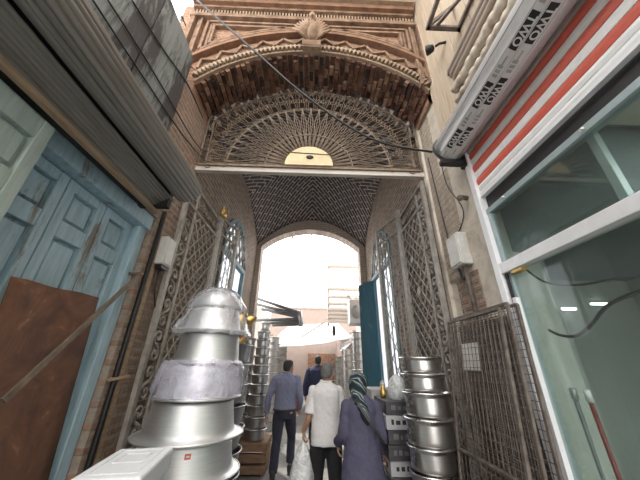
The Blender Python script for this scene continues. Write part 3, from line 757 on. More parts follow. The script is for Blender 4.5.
# white awning cassette
tc = Vector((1.345, 0, 3.49)); TR = .142
aw = thing('awning_cassette', 'long white awning cassette with black printed labels above the striped shutter', 'awning', (tc.x,-.3,tc.z-TR))
prof = [(tc.x+TR*math.cos(t), tc.z+TR*math.sin(t)) for t in frange(0, 2*PI, 40)[:-1]]
m = MB(); m.prism(prof, lambda u, v, t: (u,t,v), -2.6, 1.90, True); m.build('tube', 'tube_white', aw)
def on_tube(ang, y, r): return V(tc.x+r*math.cos(ang), y, tc.z+r*math.sin(ang))
def tube_patch(a0, a1, y0, y1, r, mat, name, parent):
    m = MB(); n = max(2, int(abs(a1-a0)/.06))
    for i in range(n):
        p, q = a0+(a1-a0)*i/n, a0+(a1-a0)*(i+1)/n
        vs = [on_tube(p,y0,r), on_tube(q,y0,r), on_tube(q,y1,r), on_tube(p,y1,r)]; vi = [on_tube(p,y0,r-.004), on_tube(q,y0,r-.004), on_tube(q,y1,r-.004), on_tube(p,y1,r-.004)]
        m.add(vs+vi, [(0,1,2,3),(4,7,6,5),(0,4,5,1),(2,6,7,3),(1,5,6,2),(3,7,4,0)], False)
    return m.build(name, mat, parent)
D2 = math.radians
tube_patch(D2(217), D2(279), -2.58, 1.88, TR+.0022, 'tube_film', 'film', aw)
for a in (188, 218, 243.5, 271):
    tube_patch(D2(a), D2(a+.9), -2.6, 1.895, TR+.0035, 'label_grey', 'seam', aw)
def lettering(txt, ang, y, size, mat, parent, r=TR+.0055, name='lettering'):
    cu = bpy.data.curves.new(name, 'FONT'); cu.body = txt; cu.size = size; cu.extrude = .0006; cu.align_x = 'CENTER'; cu.align_y = 'CENTER'
    cu.resolution_u = 3; cu.materials.append(M[mat]); cu.offset = .0015
    o = bpy.data.objects.new(name, cu); COL.objects.link(o); o.parent = parent
    n = V(math.cos(ang), 0, math.sin(ang)); rt = V(0,1,0); up = n.cross(rt)
    mt = Matrix((rt, up, n)).transposed().to_4x4(); mt.translation = on_tube(ang, y, r) - ORIG[parent.name]
    dg = bpy.context.evaluated_depsgraph_get(); me = bpy.data.meshes.new_from_object(o.evaluated_get(dg)); me.transform(mt); me.name = name
    bpy.data.objects.remove(o, do_unlink=True); bpy.data.curves.remove(cu)
    o = bpy.data.objects.new(name, me); COL.objects.link(o); o.parent = parent; return o
for row, (ca, hw_) in enumerate(((231, 9.5), (256, 9.5))):
    for k in range(9):
        y = 1.66-.41*k - (.05 if row else 0)
        lb = tube_patch(D2(ca-hw_), D2(ca+hw_), y-.10, y+.10, TR+.0042, 'label_black', 'label', aw)
        lettering('TWO', D2(ca), y, .065, 'label_white', aw)
        for j in range(4): tube_patch(D2(ca-hw_+2), D2(ca+hw_-4), y-.135-.030*j, y-.155-.030*j, TR+.004, 'label_grey', 'print', aw) if j < 3 else None
        tube_patch(D2(ca-2), D2(ca+2), y+.14, y+.20, TR+.004, 'label_grey', 'print', aw)
m = MB(); m.lathe([(.001,0),(TR+.012,0),(TR+.012,.03),(.001,.03)], (0,0,0), 32); m.v = [V(tc.x+p.x, 1.885+p.z, tc.z+p.y) for p in m.v]; m.build('end_cap', 'black_rubber', aw)
m = MB(); m.box((1.23,1.87,3.30),(1.50,1.93,3.35)); m.box((1.43,1.86,3.27),(1.488,1.93,3.46)); m.build('bracket', 'black_rubber', aw, .006)
m = MB(); m.box((HR-.02,-2.6,3.385),(HR+.02,1.88,3.42)); struct(m.build('trim_cassette_rail', 'concrete'))

# window_3: head, transom, sill, glass, inner mullions
w3 = bpy.data.objects.new('window_3', None); COL.objects.link(w3); w3.location = (HR,0,.3); ORIG[w3.name] = V(HR,0,.3); struct(w3)
m = MB(); m.box((HR+.03,-2.6,2.77),(HR+.10,1.845,zb+.03)); m.build('head', 'black_rubber', w3)  # black strip standing in for the shaded recess under the shutter
m = MB(); m.box((HR-.005,-2.6,2.73),(HR+.06,1.845,2.775)); m.build('top_rail', 'grey_frame', w3, .003)
m = MB(); m.box((HR-.03,-2.6,2.215),(HR+.045,1.845,2.295)); m.build('transom', 'white_metal', w3, .004)
m = MB(); m.box((HR-.03,-2.6,.28),(HR+.05,1.845,.36)); m.build('sill', 'white_metal', w3, .004)
m = MB(); m.box((HR+.0,1.79,.36),(HR+.05,1.845,2.215)); m.box((HR+.0,1.81,2.295),(HR+.04,1.845,2.755)); m.build('stile', 'grey_frame', w3, .003)
m = MB(); m.box((HR-.012,1.815,.36),(HR+.0,1.835,2.215)); m.build('gasket', 'black_rubber', w3)
m = MB(); m.box((HR+.015,-2.6,2.295),(HR+.021,1.82,2.755)); m.build('pane', 'shop_glass', w3)
m = MB(); m.box((HR+.015,-2.6,.36),(HR+.021,1.80,2.215)); m.build('pane', 'shop_glass', w3)
for y in (1.02,.72,.42):
    m = MB(); m.box((HR+.06,y-.02,2.295),(HR+.10,y+.02,2.755)); m.build('mullion', 'grey_frame', w3, .003)
for y in (1.62,.98):
    m = MB(); m.ball((HR-.012,y,2.752), .012, 8, 6); m.build('screw', 'aluminium_shiny', w3)
m = MB(); m.box((HR-.02,1.66,2.19),(HR+.03,1.76,2.214)); m.build('latch', 'brass_gold', w3, .004)
m = MB(); m.box((HR,-2.6,0),(HR+.2,1.845,.28)); struct(m.build('wall_right_plinth', 'concrete'))
# room behind the glass
m = MB(); m.box((1.54,1.85,0),(1.80,1.90,2.9)); struct(m.build('wall_shop_jamb', 'jamb_green'))
m = MB(); m.box((3.3,-3,0),(3.4,3.2,2.9)); struct(m.build('wall_shop_back', 'shop_wall'))
m = MB(); m.box((1.84,2.55,0),(3.3,2.65,2.9)); m.box((1.80,1.86,0),(1.84,2.65,2.9)); struct(m.build('wall_shop_side', 'shop_wall'))
m = MB(); m.box((HR+.06,-3,2.86),(3.4,2.65,2.9)); m.box((HR+.12,1.05,2.40),(3.3,2.60,2.86)); struct(m.build('ceiling_shop', 'shop_dark'))
m = MB(); m.box((HR+.12,-3,2.82),(3.3,1.0,2.86)); struct(m.build('ceiling_shop_panel', 'shop_beige'))
m = MB(); m.box((HR+.06,-3,0),(3.3,2.65,.03)); struct(m.build('floor_shop', 'concrete'))
glow('shop_glow', (.95,1,.97), 6)  # shared by the two tubes and the added fill panel
for k, (px_, py_, lab) in enumerate(((566,309,'left one of two short fluorescent tubes seen through the lower shop glass'), (599,304,'right one of two short fluorescent tubes seen through the lower shop glass'))):
    c = P(px_, py_, Y=2.53); t = thing('fluorescent_lamp', lab, 'lamp', c, 'short tube lamps in the shop')
    m = MB(); m.tube([c+V(-.085,-.015,0), c+V(.085,-.015,0)], .010, 8); m.build('tube', 'shop_glow', t)
    m = MB(); m.box((c.x-.095,2.53,c.z-.015),(c.x+.095,2.55,c.z+.015)); m.build('batten', 'white_metal', t)
t = thing('added_fill_panel', 'added unseen glowing panel that brightens the inside of the right shop', 'lamp', (2.4,-.1,2.82))  # added panel, out of view, put in to brighten the shop
m = MB(); m.box((1.9,-.9,2.78),(2.9,.7,2.79)); m.build('glow_sheet', 'shop_glow', t)
m = MB(); m.box((1.88,-.92,2.79),(2.92,.72,2.82)); m.build('housing', 'white_metal', t)
# poles, hose in the window
def leaning(name, p, q, r, mat, tipmat, label, cat):
    t = thing(name, label, cat, q); p, q = Vector(p), Vector(q)
    m = MB(); m.tube([q, q.lerp(p,.96)], r, 8); m.build('shaft', mat, t)
    m = MB(); m.tube([q.lerp(p,.955), p], r*1.5, 8); m.build('ferrule', tipmat, t)
leaning('mop_pole', P(586,390,X=1.62), P(586,390,X=1.62)+V(.0,-.02,-1.35), .011, 'pole_red', 'white_metal', 'red pole standing behind the right shop window', 'pole')
leaning('grey_pole', P(572,388,X=1.70), P(572,388,X=1.70)+V(.02,.03,-1.37), .012, 'pole_dark', 'steel_dull', 'dark grey pole standing beside the red pole behind the glass', 'pole')
pts = [P(x, y, X=1.60) for x, y in ((524,268),(545,282),(575,285),(610,280),(660,272))]
def smooth_path(pts, n=8):
    out = []
    pts = [Vector(p) for p in pts]
    for i in range(len(pts)-1):
        p0, p1, p2, p3 = pts[max(i-1,0)], pts[i], pts[i+1], pts[min(i+2,len(pts)-1)]
        for k in range(n):
            t = k/n; out.append(.5*((2*p1)+(-p0+p2)*t+(2*p0-5*p1+4*p2-p3)*t*t+(-p0+3*p1-3*p2+p3)*t**3))
    return out+[pts[-1]]
tag(relocate((lambda m: m.build('window_cable', 'black_rubber'))(MB().tube(smooth_path(pts), .007, 6)), pts[0]), 'thin black cable running from the brass latch behind the right shop glass', 'cable')
pts = [P(x, y, X=1.66) for x, y in ((549,330),(560,335),(575,336),(590,326),(604,309),(622,298),(665,284))]
tag(relocate((lambda m: m.build('hose', 'black_rubber'))(MB().tube(smooth_path(pts), .010, 6)), pts[0]), 'thicker black hose sagging in a curve behind the lower glass', 'hose')

# ---- things fixed on the right wall
eb = thing('junction_box', 'pale grey electrical box on the right wall above the wire mesh panel', 'box', (HR-.05,2.27,2.42))
m = MB(); m.box((HR-.10,2.17,2.42),(HR,2.37,2.74)); m.build('case', 'box_grey', eb, .01)
m = MB(); m.box((HR-.11,2.185,2.44),(HR-.098,2.355,2.72)); m.build('lid', 'box_grey', eb, .004)
m = MB(); m.tube([V(HR-.05,2.24,2.42), V(HR-.04,2.25,2.1), V(HR-.03,2.27,1.95)], .018, 8); m.build('conduit', 'rusty_mesh', eb)
m = MB(); m.tube([V(HR-.06,2.32,2.43), V(HR-.05,2.32,2.34), V(HR-.06,2.27,2.30), V(HR-.04,2.25,2.36)], .012, 6); m.build('wire', 'black_rubber', eb)
fl = thing('wall_floodlight', 'small dark round lamp on a swivel arm high on the right wall', 'lamp', P(447,42,X=HR-.02))
c0 = P(447,42,X=HR-.02)
m = MB(); m.lathe([(.001,0),(.05,.0),(.05,.02),(.001,.022)], (0,0,0), 16); m.v = [c0+V(.03-p.z, p.x, p.y) for p in m.v]; m.build('base', 'black_iron', fl)
m = MB(); m.tube([c0, c0+V(-.08,.02,.0), c0+V(-.11,.05,.0)], .014, 8); m.build('arm', 'black_iron', fl)
m = MB(); m.lathe([(.012,0),(.035,.01),(.05,.05),(.055,.085),(.045,.085),(.03,.05),(.001,.045)], (0,0,0), 18)
rt = Matrix.Rotation(-1.2, 3, 'X') @ Matrix.Rotation(-.9, 3, 'Y'); m.v = [c0+V(-.115,.06,0)+rt@p for p in m.v]; m.build('head', 'black_iron', fl)
br = thing('iron_bracket', 'dark angle-iron shelf bracket sticking out at the top of the right wall', 'bracket', V(HR-.02,1.2,4.64))
for y in (1.44, .72):
    m = MB(); m.bar((HR,y,4.64),(1.13,y,4.64), .04, .035); m.build('arm', 'rusty_mesh', br)
for x in (1.14, 1.45):
    m = MB(); m.bar((x,.70,4.64),(x,1.46,4.64), .035, .035); m.build('rail', 'rusty_mesh', br)
m = MB(); m.bar((1.22,1.43,4.645),(1.45,1.0,4.645), .03, .025); m.build('brace', 'rusty_mesh', br)
m = MB(); m.bar((1.15,1.42,4.65),(HR,1.42,5.05), .03, .03); m.build('stay', 'rusty_mesh', br)
for k, (z, lab) in enumerate(((4.42,'uppermost of the three tan conduits along the right wall above the white cassette'), (4.34,'middle of the three tan conduits along the right wall above the white cassette'), (4.26,'lowest of the three tan conduits along the right wall above the white cassette'))):
    m = MB(); m.tube([V(1.445,-2.5,z), V(1.445,1.72-.03*k,z), V(1.47,1.76-.03*k,z)], .024, 8); tag(relocate(m.build('conduit', 'slat_tan'), (1.40,0,z)), lab, 'pipe', 'tan conduits on the right wall')
for k, (z, r, lab) in enumerate(((4.08,.045,'thick ribbed pale rope-like roll running along the right wall above the cassette'), (3.93,.04,'lower ribbed pale roll lying just above the white cassette'))):
    m = MB(); n = 150; m.tube([V(1.43,1.72-4.2*i/n,z+.01*math.sin(i*.7)) for i in range(n+1)], [r*(1.0 if i % 3 else .7) for i in range(n+1)], 8)
    tag(relocate(m.build('rope_roll', 'plaster'), (1.39,0,z)), lab, 'rope')
def wire(pts, r, label, name='wire', cat='cable', mat='black_rubber'):
    p = smooth_path(pts); return tag(relocate(MB().tube(p, r, 6).build(name, mat), p[0]), label, cat)
wire([P(197,0,Y=1.72), P(250,47,Y=1.74), P(307,97,Y=1.78), P(372,139,Y=1.85), P(432,152,Y=1.93)], .011, 'thick black cable hanging diagonally across the front of the arch', 'overhead_cable')
wire([P(93,0,X=-1.41), P(140,72,X=-1.41), P(182,134,X=-1.41), P(204,160,X=-1.41)], .007, 'lowest black wire running over the stained boards on the left')
wire([P(108,0,X=-1.41), P(150,66,X=-1.41), P(195,142,X=-1.41), P(207,152,X=-1.41)], .007, 'middle black wire running over the stained boards on the left')
wire([P(132,0,X=-1.41), P(165,52,X=-1.41), P(188,85,X=-1.41), P(203,118,X=-1.41)], .008, 'topmost black wire running over the stained boards on the left')
wire([P(428,158,X=HR-.015), P(436,190,X=HR-.015), P(444,222,X=HR-.015), P(450,246,X=HR-.02)], .008, 'black wire dropping down the right plaster wall to the electrical box')
wire([P(440,158,X=HR-.015), P(447,185,X=HR-.02), P(461,205,X=HR-.015), P(463,220,X=HR-.015), P(455,240,X=HR-.015)], .005, 'thin loose wire wandering over the right plaster wall beside the black one')
m = MB(); m.tube([V(HR+.02,2.03,3.02), V(HR-.07,2.03,3.03), V(HR-.09,2.0,3.0)], .022, 8); m.ball((HR-.09,2.0,3.0), .03)
tag(relocate(m.build('pipe_stub', 'rusty_mesh'), (HR,2.03,3.02)), 'short rusty pipe stub poking out of the right plaster wall', 'pipe')
bl = thing('bulb_lamp', 'small hanging bulb on a wire beside the upper left corner of the arch frame', 'lamp', P(181,20,Y=YF-.12))
c = P(181,20,Y=YF-.10); e = P(186,26,Y=YF-.01)
m = MB(); m.tube([e, e.lerp(c,.5)+V(0,-.03,.02), c], .008, 6); m.build('arm', 'black_iron', bl)
m = MB(); m.ball(c+V(0,0,-.02), (.03,.03,.04)); m.build('bulb', 'cup_glass', bl)
m = MB(); m.lathe([(.02,0),(.024,.05),(.012,.06)], c+V(0,0,.01), 12); m.build('socket', 'black_rubber', bl)

# ---- wire mesh panels leaning on the right wall
def mesh_panel(label, foot0, foot1, top0, top1, rail_t=.36, plate=False):
    f0, f1, t0, t1 = map(Vector, (foot0, foot1, top0, top1))
    r = thing('mesh_panel', label, 'mesh panel', (f0+f1)/2, 'wire mesh panels on the right')
    S = lambda u, v: f0.lerp(f1, u).lerp(t0.lerp(t1, u), v)
    for a, b in (((0,0),(0,1)),((1,0),(1,1))):
        m = MB(); m.bar(S(*a), S(*b), .020, .018); m.build('upright', 'rusty_mesh', r, .002)
    for v in (0, rail_t, 1):
        m = MB(); m.bar(S(0,v), S(1,v), .020, .018); m.build('rail', 'rusty_mesh', r, .002)
    m = MB(); L = (f1-f0).length; Hh = (t0-f0).length
    nu = int(L/.046); nv = int(Hh/.046)
    for i in range(1, nu): m.tube([S(i/nu,0), S(i/nu,1)], .0025, 4)
    for j in range(1, nv): m.tube([S(0,j/nv), S(1,j/nv)], .0025, 4)
    m.build('wire_mesh', 'rusty_mesh', r)
    if plate:
        m = MB(); n = (f1-f0).cross(t0-f0).normalized(); n = n if n.x > 0 else -n
        c = [S(.25,.80)+n*.01, S(.55,.80)+n*.01, S(.55,.90)+n*.01, S(.25,.90)+n*.01]; m.add(c+[p+n*.004 for p in c], [(0,1,2,3),(4,7,6,5),(0,4,5,1),(1,5,6,2),(2,6,7,3),(3,7,4,0)]); m.build('tag_plate', 'box_grey', r)
    return r
T0, T1 = P(448,323,X=1.31), P(499,308,X=1.31)
B0, B1 = Vector((1.06,2.40,.03)), Vector((1.06,1.68,.03))
mesh_panel('rusty wire mesh panel with a grey plate, frontmost of those leaning on the right wall', B0, B1, T0, (T0.x,T1.y,T0.z), .52, True)
mesh_panel('second rusty wire mesh panel, leaning behind the one with the grey plate', B0+V(.09,-.04,0), B1+V(.09,-.03,0), T0+V(.05,-.03,.03), V(T0.x+.05,T1.y-.02,T0.z+.03), .50)
mesh_panel('innermost rusty wire mesh panel, closest to the right shop window', B0+V(.17,-.08,0), B1+V(.17,-.06,0), T0+V(.10,-.06,.02), V(T0.x+.10,T1.y-.04,T0.z+.02), .48)
m = MB(); m.bar((1.38,1.70,.0),(1.445,1.755,2.02), .03, .03); tag(relocate(m.build('metal_strip', 'white_metal'), (1.38,1.70,0)), 'pale metal strip leaning between the mesh panels and the shop window', 'strip')

# ================================================================== POTS
def pot_profile(rb, rt, h, rim, brim=0, inv=False):
    "thin-walled pot, mouth up; rim = rolled lip, brim = flat flange width"
    t = .004
    pr = [(.001,0),(rb-.02,0),(rb-.006,.006),(rb,.022)]
    for k in range(1, 6): pr.append((rb+(rt-rb)*k/6, .022+(h-.022)*k/6))
    pr += [(rt,h-.002)]
    if brim: pr += [(rt+brim*.5,h+.004),(rt+brim,h+.010),(rt+brim+.004,h+.015),(rt+brim,h+.019),(rt,h+.012)]
    else: pr += [(rt+rim,h),(rt+rim,h+rim*1.1),(rt+rim*.5,h+rim*1.4),(rt-t,h+rim)]
    pr += [(rt-t*1.5,h-.03),(rb-t*1.5,.03),(.001,.012)]
    if inv: top = h+(.019 if brim else rim*1.4); pr = [(r, top-z) for r, z in pr]
    return pr
def pot(name, label, c, rb, rt, h, rim=.012, brim=0, inv=False, mat='aluminium', group=None, bands=(), n=40, parts=True):
    r = thing(name, label, 'pot', c, group); c = Vector(c)
    pr = pot_profile(rb, rt, h, rim, brim, inv)
    if inv: pr = pr[::-1]
    m = MB(); m.lathe(pr, c, n); m.build('body', mat, r)
    if parts:
        ring = lambda R, z, q: MB().tube([c+V(R*math.cos(2*PI*k/n), R*math.sin(2*PI*k/n), z) for k in range(n)], q, 6, False, True, True)
        zr = (h+.012) if not inv else .007
        ring(rt+(brim or rim), zr, .006 if brim else .008).build('rim', mat, r)
    return r
def stack(name, cx, cy, rows, mat, group, labels, inv=False):
    out = []
    for (z, rb, rt, h, brim, dx), lab in zip(rows, labels):
        out.append(pot(name, lab, (cx+dx, cy, z), rb, rt, h, .014, brim, inv, mat, group))
    return out
# front left: big pots turned upside down, brims at the bottom
LX, LY = -.735, 2.0
zs = [P(186,472,Y=LY).z, P(186,434,Y=LY).z, P(193,397,Y=LY).z, P(196,364,Y=LY).z, P(201,333,Y=LY).z]
zt = P(205,309,Y=LY).z
base = MB(); zl = zs[0]
lower = [(.0, zl/2-.0), (zl/2, zl/2)]
hts = [(0,zl/2),(zl/2,zl/2)] + [(a, b-a) for a, b in zip(zs, zs[1:]+[zt])]
spec = [(.275,.290,.05), (.272,.288,.05), (.262,.280,.045), (.238,.262,.055), (.232,.250,.012), (.190,.206,.020), (.165,.190,.058)]
labs = ['upside-down aluminium pot on the ground, lowest of the tall front left stack', 'upside-down aluminium pot second from the ground in the front left stack', 'large upside-down aluminium pot with a small red sticker beside the foam box',
        'large upside-down aluminium pot with the widest flat brim under the lilac plastic', 'upside-down aluminium pot wrapped in lilac plastic in the front left stack', 'bare upside-down aluminium pot between the two plastic-wrapped pots', 'smallest aluminium pot under the clear bag topping the front left stack']
LP = []
cxs = [-.69,-.69,-.69,-.685,-.67,-.655,-.65]
for (z, h), (rtop, rbot, brim), lab, cx in zip(hts, spec, labs, cxs):
    top = h-.003
    LP.append(pot('aluminium_pot', lab, (cx, LY, z), rtop, rbot, max(.12, top-.019), .014, brim, True, 'aluminium', 'front left stack of pots', n=56))
# a small maker's sticker on the pot beside the foam box
ps = P(178,458,Y=LY-.27); m = MB(); ang = math.atan2(ps.y-LY, ps.x+.74); Rr = .2745
for k in range(6):
    a0, a1 = ang-.055+.11*k/6, ang-.055+.11*(k+1)/6
    m.add([V(-.69+Rr*math.cos(a0),LY+Rr*math.sin(a0),ps.z-.012), V(-.69+Rr*math.cos(a1),LY+Rr*math.sin(a1),ps.z-.012), V(-.69+Rr*math.cos(a1),LY+Rr*math.sin(a1),ps.z+.012), V(-.69+Rr*math.cos(a0),LY+Rr*math.sin(a0),ps.z+.012)], [(0,1,2,3)])
o = m.build('sticker', 'stripe_red', LP[2]); s_ = o.modifiers.new('thick','SOLIDIFY'); s_.thickness = .003; s_.offset = 0
m = MB(); Rr = .277
for k in range(3):
    a0, a1 = ang-.03+.06*k/3, ang-.03+.06*(k+1)/3
    m.add([V(-.69+Rr*math.cos(a0),LY+Rr*math.sin(a0),ps.z-.004), V(-.69+Rr*math.cos(a1),LY+Rr*math.sin(a1),ps.z-.002), V(-.69+Rr*math.cos(a1),LY+Rr*math.sin(a1),ps.z+.005), V(-.69+Rr*math.cos(a0),LY+Rr*math.sin(a0),ps.z+.003)], [(0,1,2,3)])
m.build('print', 'label_white', o)
# plastic round two of them
def bag_shell(name, mat, label, c, prof, n=64, crump=.012, seed=1, cat='bag'):
    vs = []; m_ = len(prof)
    for i, (r, z) in enumerate(prof):
        for k in range(n):
            a = 2*PI*k/n; p = Vector((math.cos(a)*3, math.sin(a)*3, z*9+seed*7))
            d = noise.noise(p*1.3)*crump + abs(math.sin(a*11+seed+z*14))*crump*.35 + noise.noise(p*3.5)*crump*.4
            rr = max(.001, r+abs(d) if r > .03 else r)
            vs.append(V(c[0]+rr*math.cos(a), c[1]+rr*math.sin(a), c[2]+z+noise.noise(p*2)*crump*.6))
    fs = [(i*n+k, i*n+(k+1)%n, (i+1)*n+(k+1)%n, (i+1)*n+k) for i in range(m_-1) for k in range(n)]
    o = MB().add(vs, fs, True).build(name, mat)
    return tag(relocate(o, c), label, cat)
h5 = zs[4]-zs[3]; hb = zs[3]-zs[2]
bag_shell('plastic_wrap', 'poly_bag_lilac', 'crumpled lilac plastic wrap round the third visible pot of the front left stack', (-.67,LY,zs[2]+.02), [(.268,0),(.275,.03),(.270,hb*.4),(.262,hb*.75),(.252,hb-.02),(.236,hb+.004)], crump=.026, seed=2, cat='wrap')
hz = zt-zs[4]
bag_shell('plastic_bag', 'poly_bag', 'clear plastic bag draped over the pot on top of the front left stack', (-.65,LY,zs[4]-.02), [(.262,.0),(.245,.04),(.215,hz*.5),(.198,hz*.8),(.192,hz+.02),(.182,hz+.06),(.158,hz+.11),(.11,hz+.15),(.05,hz+.168),(.001,hz+.172)], crump=.030, seed=5)
# a domed lid under the bag
ld = thing('pot_lid', 'domed aluminium lid under the clear plastic bag on the front left stack', 'lid', (-.65,LY,zt))
m = MB(); m.lathe([(.172,0),(.176,.008),(.158,.05),(.12,.095),(.06,.12),(.001,.125)], (-.65,LY,zt), 40); m.build('dome', 'aluminium', ld)
m = MB(); m.lathe([(.012,.125),(.012,.140),(.02,.148),(.001,.152)], (-.65,LY,zt), 12); m.build('knob', 'aluminium', ld)

# second stack behind it: open pots
c2 = (-.85, 2.95)
rim_y = [343, 363, 386, 410, 434, 459]
zr = [P(240, yy, Y=2.68).z for yy in rim_y]
names2 = ['open aluminium pot topping the stack right behind the front left stack', 'open pot second from the top in the stack behind the front left stack', 'open pot third from the top in the stack behind the front left stack', 'open pot fourth from the top in the stack behind the front left stack', 'open pot fifth from the top in the stack behind the front left stack', 'open pot sixth from the top in the stack behind the front left stack']
dzs = [a-b for a, b in zip(zr, zr[1:])]; dz = sum(dzs)/len(dzs)
z = zr[0]; k = 0; zl2 = []
while z-dz > -.02: zl2.append(z); z -= dz
adj = zl2[-1]-dz
for k, z in enumerate(zl2):
    lab = names2[k] if k < 6 else 'open pot low down near the ground in the stack behind the front left stack'
    if k >= 6:
        up = len(zl2)-1-k; lab = 'open pot standing on the ground in the stack behind the front left stack' if up == 0 else 'open pot %s from the ground in the stack behind the front left stack' % ['','second','third','fourth','fifth'][up]
    h = dz-.022; b = z-dz-(adj if k == len(zl2)-1 else 0)
    pot('aluminium_pot', lab, (c2[0], c2[1], b), .262, .285, z-b-.024, .014, .012, False, 'steel_dull', 'stack behind the front left pots', n=48)
# brass-coloured ornament on it, half hidden by the bag
og = thing('brass_ornament', 'gold coloured wrapped ornament on top of the second left stack', 'ornament', (-.78,2.75,zl2[0]+.0))
og_c = V(-.66,2.78,zl2[0]+.005)
m = MB(); m.lathe([(.001,0),(.05,0),(.055,.02),(.03,.05),(.022,.09),(.04,.12),(.075,.16),(.085,.21),(.07,.26),(.04,.29),(.001,.30)], og_c, 20); m.build('body', 'brass_gold', og)
m = MB(); m.lathe([(.045,0),(.05,.03),(.03,.08),(.008,.11),(.001,.115)], (0,0,0), 16); rt = Matrix.Rotation(1.25, 3, 'Y'); m.v = [og_c+V(.05,0,.21)+rt@p for p in m.v]; m.build('spout', 'brass_gold', og)
m = MB(); m.tube([og_c+V(-.02,-.03,.08), og_c+V(.06,-.03,.06), og_c+V(.07,-.02,.03), og_c+V(.03,-.02,.01)], .02, 8); m.build('tail', 'brass_gold', og)
m = MB(); m.box((c2[0]-.27,c2[1]-.27,zl2[0]-.004),(c2[0]+.27,c2[1]+.27,zl2[0]+.001)); tag(relocate(m.build('cover_sheet', 'carton_light'), (c2[0],c2[1],zl2[0])), 'thin card sheet covering the mouth of the second left stack', 'sheet')

# third stack: columns of small banded pots on a wooden crate
cr = thing('wooden_crate', 'low wooden crate under the tall column of small pots behind the man in blue', 'crate', (-.93,5.55,0))
for zz in (.03,.17,.31):
    for a, b in (((-1.20,5.22,zz),(-.62,5.245,zz+.11)), ((-1.20,5.865,zz),(-.62,5.89,zz+.11)), ((-1.205,5.245,zz),(-1.185,5.865,zz+.11)), ((-.635,5.245,zz),(-.615,5.865,zz+.11))):
        m = MB(); m.box(a, b); m.build('slat', 'crate_wood', cr, .004)
m = MB(); m.box((-1.2,5.24,.41),(-.62,5.87,.43)); m.build('lid', 'crate_wood', cr)
for x in (-1.18,-.66):
    for y in (5.26,5.84): m = MB(); m.box((x-.018,y-.018,0),(x+.018,y+.018,.42)); m.build('corner_post', 'crate_wood', cr)
def small_stack(cx, cy, z0, n, r0, r1, h0, h1, grp, where, mat='aluminium_small', parts=True):
    z = z0
    for k in range(n):
        t = k/max(1, n-1); r = r0+(r1-r0)*t; h = h0+(h1-h0)*t
        pos = 'lowest' if k == 0 else 'topmost' if k == n-1 else ['','second','third','fourth','fifth','sixth','seventh','eighth','ninth','tenth','eleventh','twelfth','thirteenth','fourteenth'][k]+' from the bottom'
        pot('small_pot', 'small pot, %s in the %s' % (pos, where), (cx, cy, z), r*.90, r, h*.86, .008, .010, False, mat, grp, n=24, parts=parts)
        z += h
small_stack(-.86, 5.42, .43, 11, .185, .115, .17, .14, 'column of small pots on the crate', 'front column on the wooden crate')
small_stack(-1.13, 5.55, .43, 10, .13, .10, .17, .15, 'second column on the crate', 'wall-side column on the wooden crate', parts=False)
# stacks outside beyond the far arch
small_stack(-1.16, 7.2, 0, 13, .17, .15, .20, .19, 'column just beyond the far arch', 'left column just outside the far arch', parts=False)
small_stack(-1.05, 8.3, 0, 12, .20, .19, .20, .18, 'second column beyond the far arch', 'left column second outside the far arch', parts=False)
small_stack(-.92, 9.6, 0, 12, .20, .18, .19, .17, 'third column beyond the far arch', 'left column furthest outside the far arch', parts=False)
small_stack(1.22, 6.85+.35, 0, 13, .15, .13, .19, .17, 'column beside the teal door', 'right column outside, beside the teal door', parts=False)
small_stack(1.12, 8.4, 0, 11, .19, .15, .19, .17, 'second column on the right beyond the arch', 'right column second outside the far arch', parts=False)
small_stack(.98, 9.6, 0, 10, .18, .15, .19, .17, 'third column on the right beyond the arch', 'right column furthest outside the far arch', parts=False)

# right: shining pots, mouths up
RX, RY = 1.0, 2.66
ry_ = [(419.5,357), (422.5,373), (426,391), (428,416), (430.5,444), (432,470)]
hw_ = [19.5, 20.5, 22, 23, 22, 21]
R_z = []; 
for (px_, py_), hwid in zip(ry_, hw_):
    c = P(px_, py_, Y=RY); e = P(px_+hwid, py_, Y=RY); R_z.append((c.z, c.x, abs(e.x-c.x)))
z_last = R_z[-1][0]
R_z += [(z_last*2/3, R_z[-1][1], .215), (z_last/3, R_z[-1][1], .22)]
rl = ['shiny steel pot topping the right stack by the mesh panel', 'shiny steel pot second from the top of the right stack by the mesh panel', 'shiny steel pot third from the top of the right stack by the mesh panel', 'shiny steel pot fourth from the top of the right stack by the mesh panel', 'shiny steel pot fifth from the top of the right stack by the mesh panel', 'shiny steel pot sixth from the top of the right stack by the mesh panel',
      'shiny steel pot second from the ground in the right stack by the mesh panel', 'shiny steel pot on the ground under the right stack by the mesh panel']
for k, (z, x, r) in enumerate(R_z):
    nz = R_z[k+1][0] if k+1 < len(R_z) else 0.0
    xa = R_z[k][1]
    pot('steel_pot', rl[k], (xa, RY, nz), r*.93, r-.012, z-nz-.022, .012, 0, False, 'aluminium_shiny', 'right stack of shiny pots', n=56)

